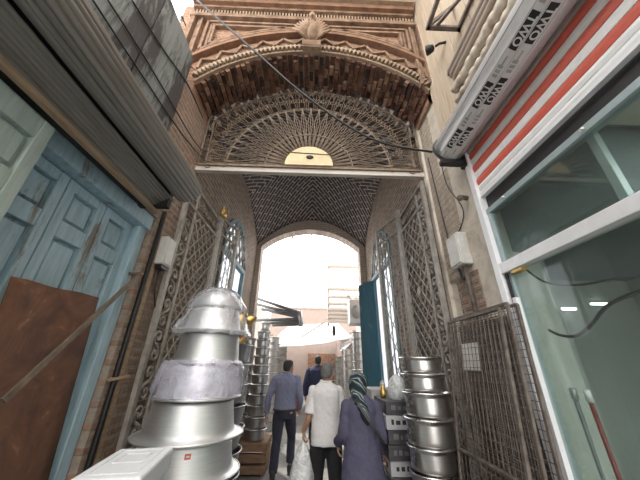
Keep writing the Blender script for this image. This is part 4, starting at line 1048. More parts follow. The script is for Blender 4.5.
# ---- foam boxes, front left
for k, lab in enumerate(('lower white foam box under the foam box at the front left corner', 'middle white foam box under the top foam box at the front left corner', 'white foam box with an embossed lid at the front left corner beside the big pots')):
    z0 = .415*k; fb = thing('foam_box', lab, 'box', (-.655,1.335,z0), 'white foam boxes')
    rt = Matrix.Rotation(math.radians(9), 3, 'Z'); c = V(-.655,1.335,0)
    m = MB(); m.obox(c+V(0,0,z0+.165), (.205,.345,.33), rt); m.build('body', 'foam', fb, .012)
    m = MB(); m.obox(c+V(0,0,z0+.372), (.225,.365,.08), rt); ld_ = m.build('lid', 'foam', fb, .010)
    m = MB()
    for p, q in (((-.08,-.14),(.08,-.14)),((.08,-.14),(.08,.14)),((.08,.14),(-.08,.14)),((-.08,.14),(-.08,-.14)),((-.05,-.02),(.05,-.02)),((-.05,.09),(.05,.09)),((-.05,-.02),(-.05,.09)),((.05,-.02),(.05,.09))):
        m.bar(c+rt@V(*p,z0+.412), c+rt@V(*q,z0+.412), .008, .006)
    m.build('embossing', 'foam', ld_)

# ---- cartons on the right, glassware on top
bx0, bx1, by0, by1 = .80, 1.20, 3.02, 3.55
ztop = P(398,401,Y=3.05).z; ch = .118
tags_ = [('carton_dark','topmost dark printed carton in the stack beside the woman'), ('carton_white','white carton second from the top in the stack beside the woman'), ('carton_dark','dark printed carton third from the top beside the woman'), ('carton_dark','dark printed carton fourth from the top beside the woman'), ('carton_white','lower white carton in the stack beside the woman'), ('carton_dark','lowest dark printed carton in the stack beside the woman')]
for k, (mt, lab) in enumerate(tags_):
    z1 = ztop-k*ch; c = thing('carton', lab, 'box', ((bx0+bx1)/2,(by0+by1)/2,z1-ch+.002), 'cartons beside the woman')
    j = .006*(-1)**k
    m = MB(); m.box((bx0+j,by0+j,z1-ch+.002),(bx1+j,by1+j,z1-.002)); m.build('body', mt, c, .003)
    pm = 'carton_print' if mt == 'carton_dark' else 'label_black'
    random.seed(k)
    m = MB(); x = bx0+.05
    for q_ in range(5): w_ = .02+.03*random.random(); m.box((x+j,by0+j-.0015,z1-.075),(x+w_+j,by0+j+.001,z1-.045+.015*random.random())); x += w_+.02
    m.build('print', pm, c); m = MB()
    m.tube([V(bx0+.30+j+.03*math.cos(t), by0+j-.001, z1-.06+.025*math.sin(t)) for t in frange(0, 5.2, 10)], .003, 4)
    m.build('print', pm, c)
    m = MB(); m.box((bx0+j-.0015,by0+.10,z1-.08),(bx0+j+.001,by0+.40,z1-.04)); m.build('print', pm, c)
zc = ztop-6*ch
cb = thing('wooden_crate', 'brown wooden crate holding up the cartons on the right', 'crate', (1.0,3.28,0))
for zz in frange(.02, zc-.12, 4):
    for (a, b) in (((bx0,by0,zz),(bx1,by0+.02,zz+.09)), ((bx0,by1-.02,zz),(bx1,by1,zz+.09)), ((bx0,by0+.02,zz),(bx0+.02,by1-.02,zz+.09)), ((bx1-.02,by0+.02,zz),(bx1,by1-.02,zz+.09))):
        m = MB(); m.box(a, b); m.build('slat', 'crate_wood', cb, .003)
m = MB(); m.box((bx0,by0,zc-.02),(bx1,by1,zc)); m.build('lid', 'crate_wood', cb)
for k in range(5):
    zz = ztop+.05-.2*(k+1)
    c = thing('carton', 'pale carton, %s in the light stack behind the dark cartons' % ['topmost','second from top','third from top','fourth from top','lowest'][k], 'box', (1.0,3.95,zz if k < 4 else 0), 'light cartons behind')
    m = MB(); m.box((.80,3.66,zz+.002 if k < 4 else 0),(1.16,4.15,zz+.198)); m.build('body', 'carton_light', c, .003)
    m = MB(); m.box((.86,3.657,zz+.06),(1.02,3.661,zz+.13)); m.build('print', 'label_grey', c)
def wrapped(c, s, mat, lab, seed):
    return bag_shell('wrapped_bundle', mat, lab, c, [(.001,0),(.075*s,.0),(.095*s,.03*s),(.10*s,.09*s),(.085*s,.16*s),(.055*s,.21*s),(.02*s,.24*s),(.001,.245*s)], 40, .018, seed, 'bundle')
wrapped((.99,3.20,ztop), .95, 'bag_white', 'white plastic wrapped bundle on top of the dark cartons', 3)
wrapped((1.12,3.12,ztop), .62, 'bag_white', 'small whitish wrapped bundle beside the shiny right stack', 8)
jr = thing('brass_pot', 'small brass coloured jug on the cartons by the teal door', 'jug', (.87,3.36,ztop))
m = MB(); m.lathe([(.001,0),(.032,0),(.042,.03),(.036,.06),(.022,.09),(.030,.12),(.001,.12)], (.87,3.36,ztop), 18); m.build('body', 'brass_gold', jr)
m = MB(); m.lathe([(.034,.12),(.03,.14),(.01,.165),(.001,.17)], (.87,3.36,ztop), 14); m.build('lid', 'bag_white', jr)
for k, (x, y, lab) in enumerate(((1.06,3.42,'clear glass cup at the back of the cartons, next to the wall'), (1.13,3.36,'clear glass cup at the back of the cartons, closer to the shiny stack'))):
    g = thing('glass_cup', lab, 'cup', (x,y,ztop), 'cups on the cartons')
    m = MB(); m.lathe([(.001,0),(.03,0),(.032,.06),(.038,.15),(.036,.15),(.029,.01),(.001,.008)], (x,y,ztop), 16); m.build('bowl', 'cup_glass', g)
    m = MB(); m.lathe([(.036,.148),(.040,.150),(.040,.155),(.036,.155)], (x,y,ztop), 16); m.build('lip', 'cup_glass', g)

# ================================================================== BEYOND THE FAR ARCH
for k, (x, y0, z) in enumerate(((-.62,6.83,5.36),(-.03,6.83,5.50),(.50,6.83,5.42),(1.0,6.83,5.2))):
    m = MB(); m.bar((x,y0,z),(x+.02,y0+.75,z-.18), .05, .09); tag(relocate(m.build('rafter', 'old_wood'), (x,y0,z)), ['rafter sticking out beyond the far arch, at its left end', 'rafter sticking out beyond the far arch, at its crown', 'rafter sticking out beyond the far arch, right of its crown', 'rafter sticking out beyond the far arch, at its right end'][k], 'rafter', 'rafters beyond the far arch')
# bundle of poles
PB = P(299,316,Y=6.95)
ends = [(256,298),(256,304),(262,309),(255,320),(265,323),(273,325)]
for k, (x, y) in enumerate(ends):
    a = P(x, y, Y=7.2+.05*k); b = PB+V(-.05+.02*k, .03*k, .10-.055*k)
    m = MB(); m.tube([a, b], .042, 8); m.tube([b, b+(b-a).normalized()*.05], .052, 8)
    tag(relocate(m.build('awning_pole', 'pole_grey'), a), 'grey pole, %s in the bundle of poles beyond the far arch' % ['topmost','second','third','fourth','fifth','lowest'][k], 'pole', 'bundle of poles beyond the far arch')
m = MB(); m.tube([PB+V(.02,0,.14), PB+V(.06,.02,-.25)], .05, 8); m.box((PB.x-.30,PB.y+.25,PB.z+.05),(PB.x-.08,PB.y+.45,PB.z+.2)); tag(relocate(m.build('pole_clamp', 'steel_dull'), PB), 'upright clamp bar holding the near ends of the pole bundle', 'clamp')
m = MB(); m.box((-2.4,7.9,0),(-1.42,9.6,3.05)); tag(relocate(m.build('far_stall', 'pale_wall'), (-1.9,8.6,0)), 'pale rendered stall wall outside the far arch on the left', 'wall')
m = MB(); m.box((-2.6,10.0,0),(-1.3,16.0,2.5)); tag(relocate(m.build('far_stall', 'pink_wall'), (-1.9,13,0)), 'pinkish stall block further down the alley on the left', 'wall')
# pinkish house with railing far behind
fh = thing('far_house', 'pinkish low house closing the far end of the alley', 'building', (.2,17,0))
a, b = P(300,308,Y=17), P(334,327,Y=17)
m = MB(); m.box((-2.5,17,0),(3.2,18,a.z)); m.build('wall', 'pink_wall', fh)
m = MB(); m.box((-2.5,16.93,a.z-.03),(3.2,17.05,a.z+.06)); m.build('cornice', 'slat_tan', fh)
for k in range(12): m = MB(); m.tube([V(-1.6+.35*k,16.98,a.z), V(-1.6+.35*k,16.98,a.z+.55)], .02, 5); m.build('rail_post', 'slat_tan', fh)
m = MB(); m.box((-.1,16.9,.1),(1.5,17.0,2.1)); m.build('shop_opening', 'terracotta_dark', fh)
# right: slatted stair frame, AC unit, hook lamp
st = thing('slatted_frame', 'tan slatted stair-like frame beyond the arch on the right', 'frame', (1.1,9.2,2.6))
tl, brr = P(328,265,Y=9), P(360,323,Y=9)
for k in range(8):
    yv = [265,288,296,303,309,313,317,321][k]; z = P(340,yv,Y=9).z
    m = MB(); m.box((tl.x,9.0,z-.05),(tl.x+1.25,9.25,z+.03)); m.build('slat', 'slat_tan', st)
for x in (tl.x+.02, tl.x+1.2):
    m = MB(); m.box((x-.03,9.1,brr.z-.1),(x+.03,9.18,tl.z+.05)); m.build('upright', 'slat_tan', st)
m = MB(); m.bar((tl.x+.55,8.98,P(340,291,Y=9).z),(tl.x+1.1,8.98,P(340,305,Y=9).z), .06, .05); m.build('brace', 'steel_dull', st)
m = MB(); m.bar((tl.x-.05,9.05,brr.z+.05),(tl.x-.9,9.4,brr.z-.45), .04, .04); m.build('brace', 'slat_tan', st)
ac = thing('ac_unit', 'white air conditioner box hung outside the far arch on the right', 'air conditioner', P(356,322,Y=7.0))
a, b = P(349,299,Y=7.0), P(363,323,Y=7.0)
m = MB(); m.box((a.x,7.0,b.z),(b.x+.1,7.35,a.z)); m.build('case', 'ac_white', ac, .02)
m = MB(); m.lathe([(.001,0),(.14,0),(.14,.01),(.001,.012)], (0,0,0), 24); cc = V((a.x+b.x)/2,6.995,(a.z+b.z)/2-.03); m.v = [cc+V(p.x*.9,-p.z,p.y*1.2) for p in m.v]; m.build('fan_cover', 'label_grey', ac)
m = MB(); m.box((a.x,7.05,b.z-.04),(b.x+.45,7.10,b.z)); m.box((a.x,7.25,b.z-.04),(b.x+.45,7.30,b.z)); m.build('bracket', 'steel_dull', ac)
m = MB(); m.box((1.62,7.02,0),(2.8,9.6,3.3)); tag(relocate(m.build('far_stall', 'pale_wall'), (2,8,0)), 'pale stall wall outside the far arch on the right behind the air conditioner', 'wall')
m = MB(); m.box((1.55,10.0,0),(2.9,16.5,2.7)); tag(relocate(m.build('far_stall', 'pink_wall'), (2.2,13,0)), 'pinkish stall block further down the alley on the right', 'wall')
hl = thing('hanging_lamp', 'small dark lantern hanging in front of the white awning', 'lamp', P(334,336,Y=9.3))
c = P(334,336,Y=9.3)
m = MB(); m.lathe([(.001,0),(.04,.01),(.06,.1),(.05,.28),(.02,.34),(.001,.35)], c, 12); m.build('shade', 'black_iron', hl)
m = MB(); m.tube([c+V(0,0,.34), c+V(0,0,.9)], .008, 5); m.build('cord', 'black_iron', hl)
def tarp(label, corners, sag, seed):
    a, b, c, d = map(Vector, corners)
    f = lambda u, v: a.lerp(b, u).lerp(d.lerp(c, u), v) + V(0, 0, -sag*math.sin(PI*u)*math.sin(PI*min(1, v+.1)) + .05*noise.noise(V(u*4, v*4, seed)))
    o = MB().grid(20, 14, f).build('white_awning', 'tarp_white'); s = o.modifiers.new('thick', 'SOLIDIFY'); s.thickness = .008
    return tag(relocate(o, a.lerp(c, .5)), label, 'awning', 'white awnings over the far alley')
tarp('broad white fabric awning stretched over the alley beyond the arch', [(-1.35,9.0,2.05),(1.4,9.0,2.35),(1.4,14.5,3.6),(-1.2,14.5,3.3)], .22, 1)
tarp('white fabric awning slanting down on the right beyond the arch', [P(340,352,Y=8.4), P(386,322,Y=8.4)+V(-.3,0,0), P(384,318,Y=10.5), P(340,346,Y=10.5)], .03, 4)
for x, y, h, mt, lab in ((-.55,11.5,1.15,'stripe_red','red sack of goods standing in the far alley on the left'), (.75,11.0,1.3,'crate_wood','brown sack of goods standing in the far alley on the right'), (.45,12.5,1.2,'carton_white','pale sack of goods standing in the far alley behind the brown sack')):
    m = MB(); m.lathe([(.001,0),(.22,.0),(.27,.10),(.28,h*.5),(.24,h*.8),(.10,h*.92),(.13,h),(.001,h)], (x,y,0), 18)
    tag(relocate(m.build('goods_sack', mt), (x,y,0)), lab, 'sack')

# ================================================================== PEOPLE
class Fig:
    "collects overlapping lofts that a voxel remesh fuses into one skin"
    def __init__(s): s.mb = MB()
    def limb(s, pts, rad, n=14, flat=False):
        pts = [Vector(p) for p in pts]
        P2, R2 = [], []
        for i in range(len(pts)-1):
            p0, p1, p2, p3 = pts[max(i-1,0)], pts[i], pts[i+1], pts[min(i+2,len(pts)-1)]
            for k in range(4):
                t = k/4; P2.append(.5*((2*p1)+(-p0+p2)*t+(2*p0-5*p1+4*p2-p3)*t*t+(-p0+3*p1-3*p2+p3)*t**3)); R2.append(rad[i]+(rad[i+1]-rad[i])*t)
        P2.append(pts[-1]); R2.append(rad[-1])
        if not flat:
            d0 = (P2[0]-P2[1]).normalized(); d1 = (P2[-1]-P2[-2]).normalized(); a, b, ra, rb_ = P2[0], P2[-1], R2[0], R2[-1]
            for f, q in ((.55,.83), (.85,.52), (.99,.14)):
                P2.insert(0, a+d0*ra*f); R2.insert(0, ra*q); P2.append(b+d1*rb_*f); R2.append(rb_*q)
        s.mb.tube(P2, R2, n); return s
    def rings(s, rows, n=28, sq=1.0, rot=None, piv=None):
        "horizontal ellipses (z, cx, cy, rx, ry) from below upwards"
        vs = []
        for z, cx, cy, rx, ry in rows:
            for k in range(n):
                a = 2*PI*k/n; ca, sa = math.cos(a), math.sin(a)
                p = V(cx+rx*math.copysign(abs(ca)**sq, ca), cy+ry*math.copysign(abs(sa)**sq, sa), z)
                if rot: p = piv + rot@(p-piv)
                vs.append(p)
        m = len(rows); fs = [(i*n+k, i*n+(k+1)%n, (i+1)*n+(k+1)%n, (i+1)*n+k) for i in range(m-1) for k in range(n)]
        fs += [tuple(range(n))[::-1], tuple((m-1)*n+k for k in range(n))]
        s.mb.add(vs, fs, True); return s
    def ball(s, c, r, rot=None, piv=None):
        k = len(s.mb.v); s.mb.ball(c, r, 16, 10)
        if rot: s.mb.v[k:] = [piv+rot@(p-piv) for p in s.mb.v[k:]]
        return s
    def build(s, name, mat, parent, voxel=.007, smooth=6, wrinkle=0, wsize=.12, wrot=None, squash=None):
        o = s.mb.build(name, mat, None)
        r = o.modifiers.new('fuse', 'REMESH'); r.mode = 'VOXEL'; r.voxel_size = voxel; r.use_smooth_shade = True
        if smooth: sm = o.modifiers.new('smooth', 'SMOOTH'); sm.factor = .5; sm.iterations = smooth
        dg = bpy.context.evaluated_depsgraph_get(); me = bpy.data.meshes.new_from_object(o.evaluated_get(dg)); me.name = name
        if wrinkle:
            me.update(); nrm = [v.normal.copy() for v in me.vertices]
            for v, n in zip(me.vertices, nrm):
                p = v.co
                f = noise.noise(V(p.x/wsize, p.y/wsize, p.z/wsize*.55)+V(3,1,7)) + .5*noise.noise(V(p.x/wsize*2.2, p.y/wsize*2.2, p.z/wsize*1.5))
                f += .6*(1-2*abs(noise.noise(V(p.x/wsize*1.1+p.z/wsize*.9, p.y/wsize, p.z/wsize*.6-p.x/wsize*.5))))-.3
                v.co = p + n*wrinkle*f
        me.polygons.foreach_set('use_smooth', [True]*len(me.polygons)); me.materials.clear(); me.materials.append(M[mat])
        bpy.data.objects.remove(o, do_unlink=True)
        ob = bpy.data.objects.new(name, me); COL.objects.link(ob); ob.parent = parent; ORIG[ob.name] = V(0,0,0); return ob
HEAD = [(-.108,.030,.030,.034),(-.098,.028,.045,.055),(-.08,.016,.058,.074),(-.055,.008,.066,.084),(-.02,.002,.072,.092),(.015,-.002,.076,.097),(.05,-.004,.077,.097),(.08,-.006,.069,.086),(.10,-.006,.052,.064),(.112,-.006,.028,.036)]
def add_head(F, c, rot):
    "head centred on c (eyes at c.z), facing +Y before rot"
    F.rings([(c.z+z, c.x, c.y+cy, rx, ry) for z, cy, rx, ry in HEAD], 24, 1, rot, c)
    F.ball(c+V(0,.098,-.03), (.013,.018,.014), rot, c); F.ball(c+V(0,.092,-.008), (.009,.014,.026), rot, c)
    F.ball(c+V(0,.086,.018), (.045,.014,.010), rot, c); F.ball(c+V(0,.083,-.062), (.022,.011,.008), rot, c); F.ball(c+V(0,.074,-.094), (.022,.02,.016), rot, c)
    for s in (-1, 1): F.ball(c+V(s*.077,-.008,-.018), (.010,.018,.031), rot, c)
def face_bits(c, rot, parent, off):
    def bit(name, p, r, mat):
        m = MB(); m.ball((0,0,0), r, 10, 7); m.v = [c+rot@(V(*p)+q) for q in m.v]; return m.build(name, mat, parent)
    for s in (-1, 1):
        e = bit('eye', (s*.031,.0855,0), (.013,.010,.009), 'eye_white')
        i_ = bit('iris', (s*.031,.0945,0), (.005,.003,.005), 'eye_dark'); i_.parent = e
        bit('eyebrow', (s*.032,.096,.020), (.020,.006,.004), 'eye_dark')
    bit('lips', (0,.0935,-.064), (.022,.005,.007), 'lip')
def add_hand(F, wrist, d, n, t, curl=.5, s=1.0, grip=None):
    "d: along the palm, n: out of the back of the hand, t: towards the thumb"
    d, n, t = Vector(d).normalized(), Vector(n).normalized(), Vector(t).normalized(); wv = Vector(wrist)
    for k in (-1.2,-.4,.4,1.2): F.limb([wv+t*.012*k*s, wv+d*.045*s+t*.017*k*s, wv+d*.088*s+t*.019*k*s], [.014*s,.014*s,.0115*s], 8)
    for k, L in zip((1.35,.45,-.45,-1.35), (.070,.080,.074,.056)):
        p = wv+d*.088*s+t*.0195*k*s; pts = [p-d*.01]; a = 0; q = p
        for seg, f in enumerate((.45,.32,.23)):
            a += curl*(.8 if seg == 0 else 1.0); dirv = d*math.cos(a) - n*math.sin(a) + t*.05*k
            q = q+dirv*L*f*s; pts.append(q)
        F.limb(pts, [.0095*s,.009*s,.008*s,.0068*s], 8)
    b = wv+d*.028*s+t*.026*s
    F.limb([b, b+(t*.75+d*.55-n*.15).normalized()*.034*s, b+(t*.55+d*.85-n*.3).normalized()*.062*s, b+(t*.35+d*.95-n*.5).normalized()*.082*s], [.0135*s,.0115*s,.0095*s,.0075*s], 8)
def shoe(parent, heel, toe, mat='leather', h=.085):
    heel, toe = Vector(heel), Vector(toe); F = Fig(); d = toe-heel
    F.limb([heel+V(0,0,.05), heel+d*.4+V(0,0,.045), toe+V(0,0,.03)], [.043,.043,.034]); F.limb([heel+V(0,0,.05), heel+V(0,0,.05)+V(0,-.0,.05)], [.042,.044])
    o = F.build('shoe', mat, parent, .008, 3)
    # flatten against the ground
    zmin = min(heel.z, toe.z)
    for v in o.data.vertices: v.co.z = max(v.co.z, zmin+.008)
    m = MB(); side = d.cross(V(0,0,1)).normalized(); m.bar(heel-d.normalized()*.035+V(0,0,.008), toe+d.normalized()*.02+V(0,0,.008), .075, .016); 
    s = m.build('sole', 'black_rubber', o, .006); return o
def person(label, loc):
    r = thing('person', label, 'person', loc); ORIG[r.name] = V(0,0,0); return r

def standing(F, J, fem=False):
    "fuse trunk, neck, legs and arms from a joint table"
    F.rings(J['trunk'], 28, .9)
    F.limb([J['neck']-V(0,0,.06), J['neck'], J['head']+V(0,-.01,-.06)], [.062,.055,.052])
    for s in 'LR':
        F.limb([J['hip'+s], J['hip'+s].lerp(J['knee'+s],.4), J['knee'+s], J['knee'+s].lerp(J['ankle'+s],.35), J['ankle'+s]], [.088,.078,.053,.055,.036])
        d = J['toe'+s]-J['ankle'+s]
        F.limb([J['ankle'+s]+V(0,-.02,-.02), J['toe'+s]+V(0,0,0)], [.036,.026])
        F.limb([J['sh'+s], J['sh'+s].lerp(J['el'+s],.5), J['el'+s], J['el'+s].lerp(J['wr'+s],.35), J['wr'+s]], [.054,.046,.037,.036,.025])
def trunk(S=1.0, w=1.0, d=1.0):
    return [(z*S, 0, cy*S, rx*S*w, ry*S*d) for z, cy, rx, ry in ((.79,0,.13,.10),(.86,-.012,.165,.118),(.93,-.01,.165,.115),(1.02,0,.148,.102),(1.12,.005,.150,.102),(1.22,.0,.166,.110),(1.31,-.006,.178,.108),(1.37,-.012,.165,.092),(1.415,-.012,.115,.070),(1.44,-.008,.065,.055))]

# ---- man in a white shirt with a carrier bag
def build_white():
    loc = V(.25,3.72,0); r = person('grey-haired man in white short-sleeved shirt, seen from behind, carrying a white plastic bag', loc)
    S = .955; rot = Matrix.Rotation(-.55, 3, 'Z') @ Matrix.Rotation(-.08, 3, 'X')
    wl = P(303.5,431,Y=3.72)-loc
    J = dict(trunk=trunk(S,.98,1.08), neck=V(.0,-.005,1.43*S), head=V(.025,.02,1.535*S+.022), hipL=V(-.09,0,.84*S), hipR=V(.09,0,.84*S), kneeL=V(-.10,.06,.47*S), kneeR=V(.10,-.02,.47*S), ankleL=V(-.10,-.0,.085), ankleR=V(.10,-.10,.10), toeL=V(-.12,.14,.035), toeR=V(.12,.05,.03),
             shL=V(-.155,-.01,1.355*S), elL=V(-.205,-.035,1.065*S), wrL=V(wl.x,wl.y+.01,wl.z), shR=V(.155,-.01,1.355*S), elR=V(.205,.0,1.07*S), wrR=V(.205,.13,.87*S))
    F = Fig(); standing(F, J); add_head(F, J['head'], rot)
    add_hand(F, J['wrL'], (.05,.05,-1), (-1,-.1,0), (.1,1,0), 1.0, .95); add_hand(F, J['wrR'], (.0,.3,-1), (1,.0,0), (0,1,.2), .45, .95)
    b = F.build('body', 'skin_tan', r, .0055, 4); face_bits(J['head'], rot, r, 0)
    F = Fig(); h = J['head']
    F.rings([(h.z+z, h.x, h.y+cy, rx, ry) for z, cy, rx, ry in ((-.065,-.050,.052,.042),(-.045,-.046,.064,.056),(-.01,-.034,.076,.072),(.03,-.024,.082,.086),(.07,-.014,.080,.092),(.10,-.010,.064,.076),(.120,-.008,.034,.044))], 24, 1, rot, h)
    F.build('hair', 'hair_grey', r, .006, 3, .003, .02)
    F = Fig(); T = J['trunk']
    sh = [(.795*S,0,-.004,.188*S,.145*S)]+[(.85*S,0,-.006,.188*S,.147*S)]+[(z,cx,cy,rx+.020,ry+.024) for z,cx,cy,rx,ry in T[2:8]]+[(1.425*S,0,-.012,.125*S,.080*S),(1.462*S,0,-.006,.072*S,.066*S)]
    sh[2] = (sh[2][0],0,-.006,.184*S,.145*S); sh[3] = (sh[3][0],0,-.004,.178*S,.140*S); sh[4] = (sh[4][0],0,-.002,.176*S,.136*S)
    F.rings(sh, 32, .92)
    for s in 'LR':
        q = J['sh'+s].lerp(J['el'+s], .86); F.limb([J['sh'+s]+V(0,0,.0), J['sh'+s].lerp(J['el'+s],.45), q], [.060,.060,.062], 16, True); F.ball(J['sh'+s]+V(0,0,-.005), .060)
    o = F.build('shirt', 'cloth_white', r, .008, 5, .006, .10)
    m = MB(); m.tube([V(.0+.066*math.cos(2*PI*k/20), -.006+.064*math.sin(2*PI*k/20), 1.462*S+.006*math.sin(2*PI*k/20)) for k in range(20)], .014, 6, True, True, True); m.build('collar', 'cloth_white', o)
    F = Fig()
    F.rings([(.78*S,0,-.004,.165,.122),(.86*S,0,-.008,.178,.128),(.93*S,0,-.008,.176,.124)], 24)
    for s in 'LR': F.limb([J['hip'+s], J['hip'+s].lerp(J['knee'+s],.5), J['knee'+s], J['knee'+s].lerp(J['ankle'+s],.6), J['ankle'+s]+V(0,0,-.01)], [.100,.090,.076,.072,.070], 16, True)
    F.build('trousers', 'cloth_black', r, .009, 4, .005, .10)
    shoe(r, J['ankleL']+V(0,-.03,-.085), J['toeL']+V(0,0,-.035)); shoe(r, J['ankleR']+V(0,-.03,-.10), J['toeR']+V(0,0,-.03))
    # the carrier bag in his left hand is a thing of its own
    hand = loc+J['wrL']+V(.0,.0,-.085)
    c = V(hand.x-.0, hand.y, hand.z-.50)
    o = bag_shell('carrier_bag', 'bag_white', 'white plastic carrier bag hanging from the hand of the man in the white shirt', c, [(.001,0),(.09,.0),(.125,.03),(.135,.10),(.125,.20),(.10,.30),(.065,.39),(.032,.455),(.018,.50),(.016,.53)], 48, .02, 4)
    for v in o.data.vertices: v.co.y *= .72
    m = MB(); m.ball(c+V(0,0,.10), (.10,.07,.09)); m.build('contents', 'label_white', o); bpy.data.objects[o.name].children[0].location = (0,0,0)
    ch = o.children[0]; ch.data.transform(Matrix.Translation(-c))
build_white()

# ---- woman in a purple coat and printed headscarf
def build_woman():
    loc = V(.575,3.16,0); r = person('woman in a long purple-grey coat and dark printed headscarf, seen from behind', loc)
    S = .895; rot = Matrix.Rotation(.12, 3, 'Z')
    wr = P(385,455,Y=3.2)-loc; wl = P(337.5,446,Y=3.30)-loc
    J = dict(trunk=trunk(S,.90,1.02), neck=V(-.01,.0,1.43*S), head=V(-.015,.035,1.535*S+.012), hipL=V(-.09,0,.84*S), hipR=V(.09,0,.84*S), kneeL=V(-.10,-.01,.46*S), kneeR=V(.10,.06,.47*S), ankleL=V(-.10,-.12,.10), ankleR=V(.10,.02,.085), toeL=V(-.11,.03,.03), toeR=V(.12,.16,.035),
             shL=V(-.140,-.01,1.35*S), elL=V(-.185,-.01,1.07*S), wrL=V(wl.x,wl.y,wl.z+.03), shR=V(.140,-.01,1.35*S), elR=V(.205,-.04,1.07*S), wrR=V(wr.x,wr.y,wr.z+.02))
    F = Fig(); standing(F, J); add_head(F, J['head'], rot)
    add_hand(F, J['wrL'], (.1,.1,-1), (-1,0,0), (0,1,.1), .5, .88); add_hand(F, J['wrR'], (.15,.1,-1), (1,-.1,0), (0,1,0), 1.0, .88)
    F.build('body', 'skin_fair', r, .0055, 4); face_bits(J['head'], rot, r, 0)
    F = Fig()
    F.rings([(.20,0,-.02,.235,.21),(.40,0,-.015,.226,.20),(.60,0,-.012,.215,.185),(.78*S,0,-.01,.200,.165),(.88*S,0,-.01,.186,.152),(1.0*S,0,-.005,.172,.140),(1.12*S,0,0,.164,.132),(1.22*S,0,-.002,.164,.128),(1.31*S,0,-.008,.166,.122),(1.375*S,0,-.012,.152,.104),(1.42*S,0,-.012,.108,.082),(1.455*S,0,-.006,.075,.07)], 36, .95)
    for s in 'LR': F.limb([J['sh'+s], J['sh'+s].lerp(J['el'+s],.5), J['el'+s], J['el'+s].lerp(J['wr'+s],.6), J['wr'+s].lerp(J['el'+s],.04)], [.062,.059,.055,.050,.048], 16, True); F.ball(J['sh'+s], .061)
    co = F.build('coat', 'cloth_purple', r, .009, 5, .008, .11)
    F = Fig(); h = J['head']
    F.rings([(h.z+z, h.x, h.y+cy, rx, ry) for z, cy, rx, ry in ((-.185,-.075,.10,.055),(-.15,-.05,.098,.085),(-.115,-.025,.082,.088),(-.08,-.018,.082,.095),(-.03,-.016,.090,.106),(.03,-.014,.094,.112),(.075,-.014,.086,.104),(.105,-.014,.066,.082),(.128,-.014,.034,.044))], 28, 1, rot, h)
    F.limb([h+V(-.02,-.09,-.10), h+V(.02,-.13,-.20), h+V(.05,-.145,-.29), h+V(.055,-.150,-.33)], [.060,.058,.040,.012])
    F.build('headscarf', 'scarf_print', r, .007, 4, .006, .05)
    # shoulder strap over the back
    m = MB(); T = []
    for k in range(9):
        t = k/8; x = -.085+.30*t; z = 1.445*S-.42*t; y = -.125-.045*math.sin(PI*min(1, t*1.1))-.012
        if k == 0: y = -.055
        if k == 8: y = -.075
        T.append(V(x,y,z))
    T.insert(0, V(-.10,.02,1.465*S)); T.append(V(.245,.02,.93*S))
    pth = smooth_path(T, 4)
    for p, q in zip(pth, pth[1:]): m.bar(p, q+(q-p)*.15, .026, .006, (0,-1,.2))
    m.build('bag_strap', 'leather', r)
    F = Fig()
    for s in 'LR': F.limb([J['hip'+s], J['knee'+s], J['ankle'+s]], [.095,.07,.06], 14, True)
    F.build('trousers', 'cloth_black', r, .010, 3)
    shoe(r, J['ankleL']+V(0,-.03,-.10), J['toeL']+V(0,0,-.03)); shoe(r, J['ankleR']+V(0,-.03,-.085), J['toeR']+V(0,0,-.035))
    hand = loc+J['wrR']+V(.02,.02,-.085)
    bg_ = thing('shopping_bag', 'brown patterned shopping bag held in the right hand of the woman in purple', 'bag', hand+V(.03,.06,-.42))
    b0 = hand+V(.04,.06,-.42); F2 = MB()
    prof = [(-.05,-.16,0),(.05,-.16,0),(.055,.18,0),(-.055,.18,0)]
    vs = []
    for z, k in ((0,.9),(.04,1.0),(.15,1.03),(.27,.95)):
        for x, y, _ in prof: vs.append(b0+V(x*k*(1.1 if z < .2 else .7), y*k, z))
    F2.add(vs, [(0,3,2,1),(12,13,14,15)]+[(i*4+k, i*4+(k+1)%4, (i+1)*4+(k+1)%4, (i+1)*4+k) for i in range(3) for k in range(4)]); F2.build('body', 'bag_brown', bg_, .012)
    for x in (-.03,.03):
        m = MB(); m.tube(smooth_path([b0+V(x,-.09,.26), hand+V(x*.4,-.02,.0), hand+V(x*.4,.03,.0), b0+V(x,.11,.26)], 5), .007, 6); m.build('handle', 'bag_brown', bg_)
build_woman()

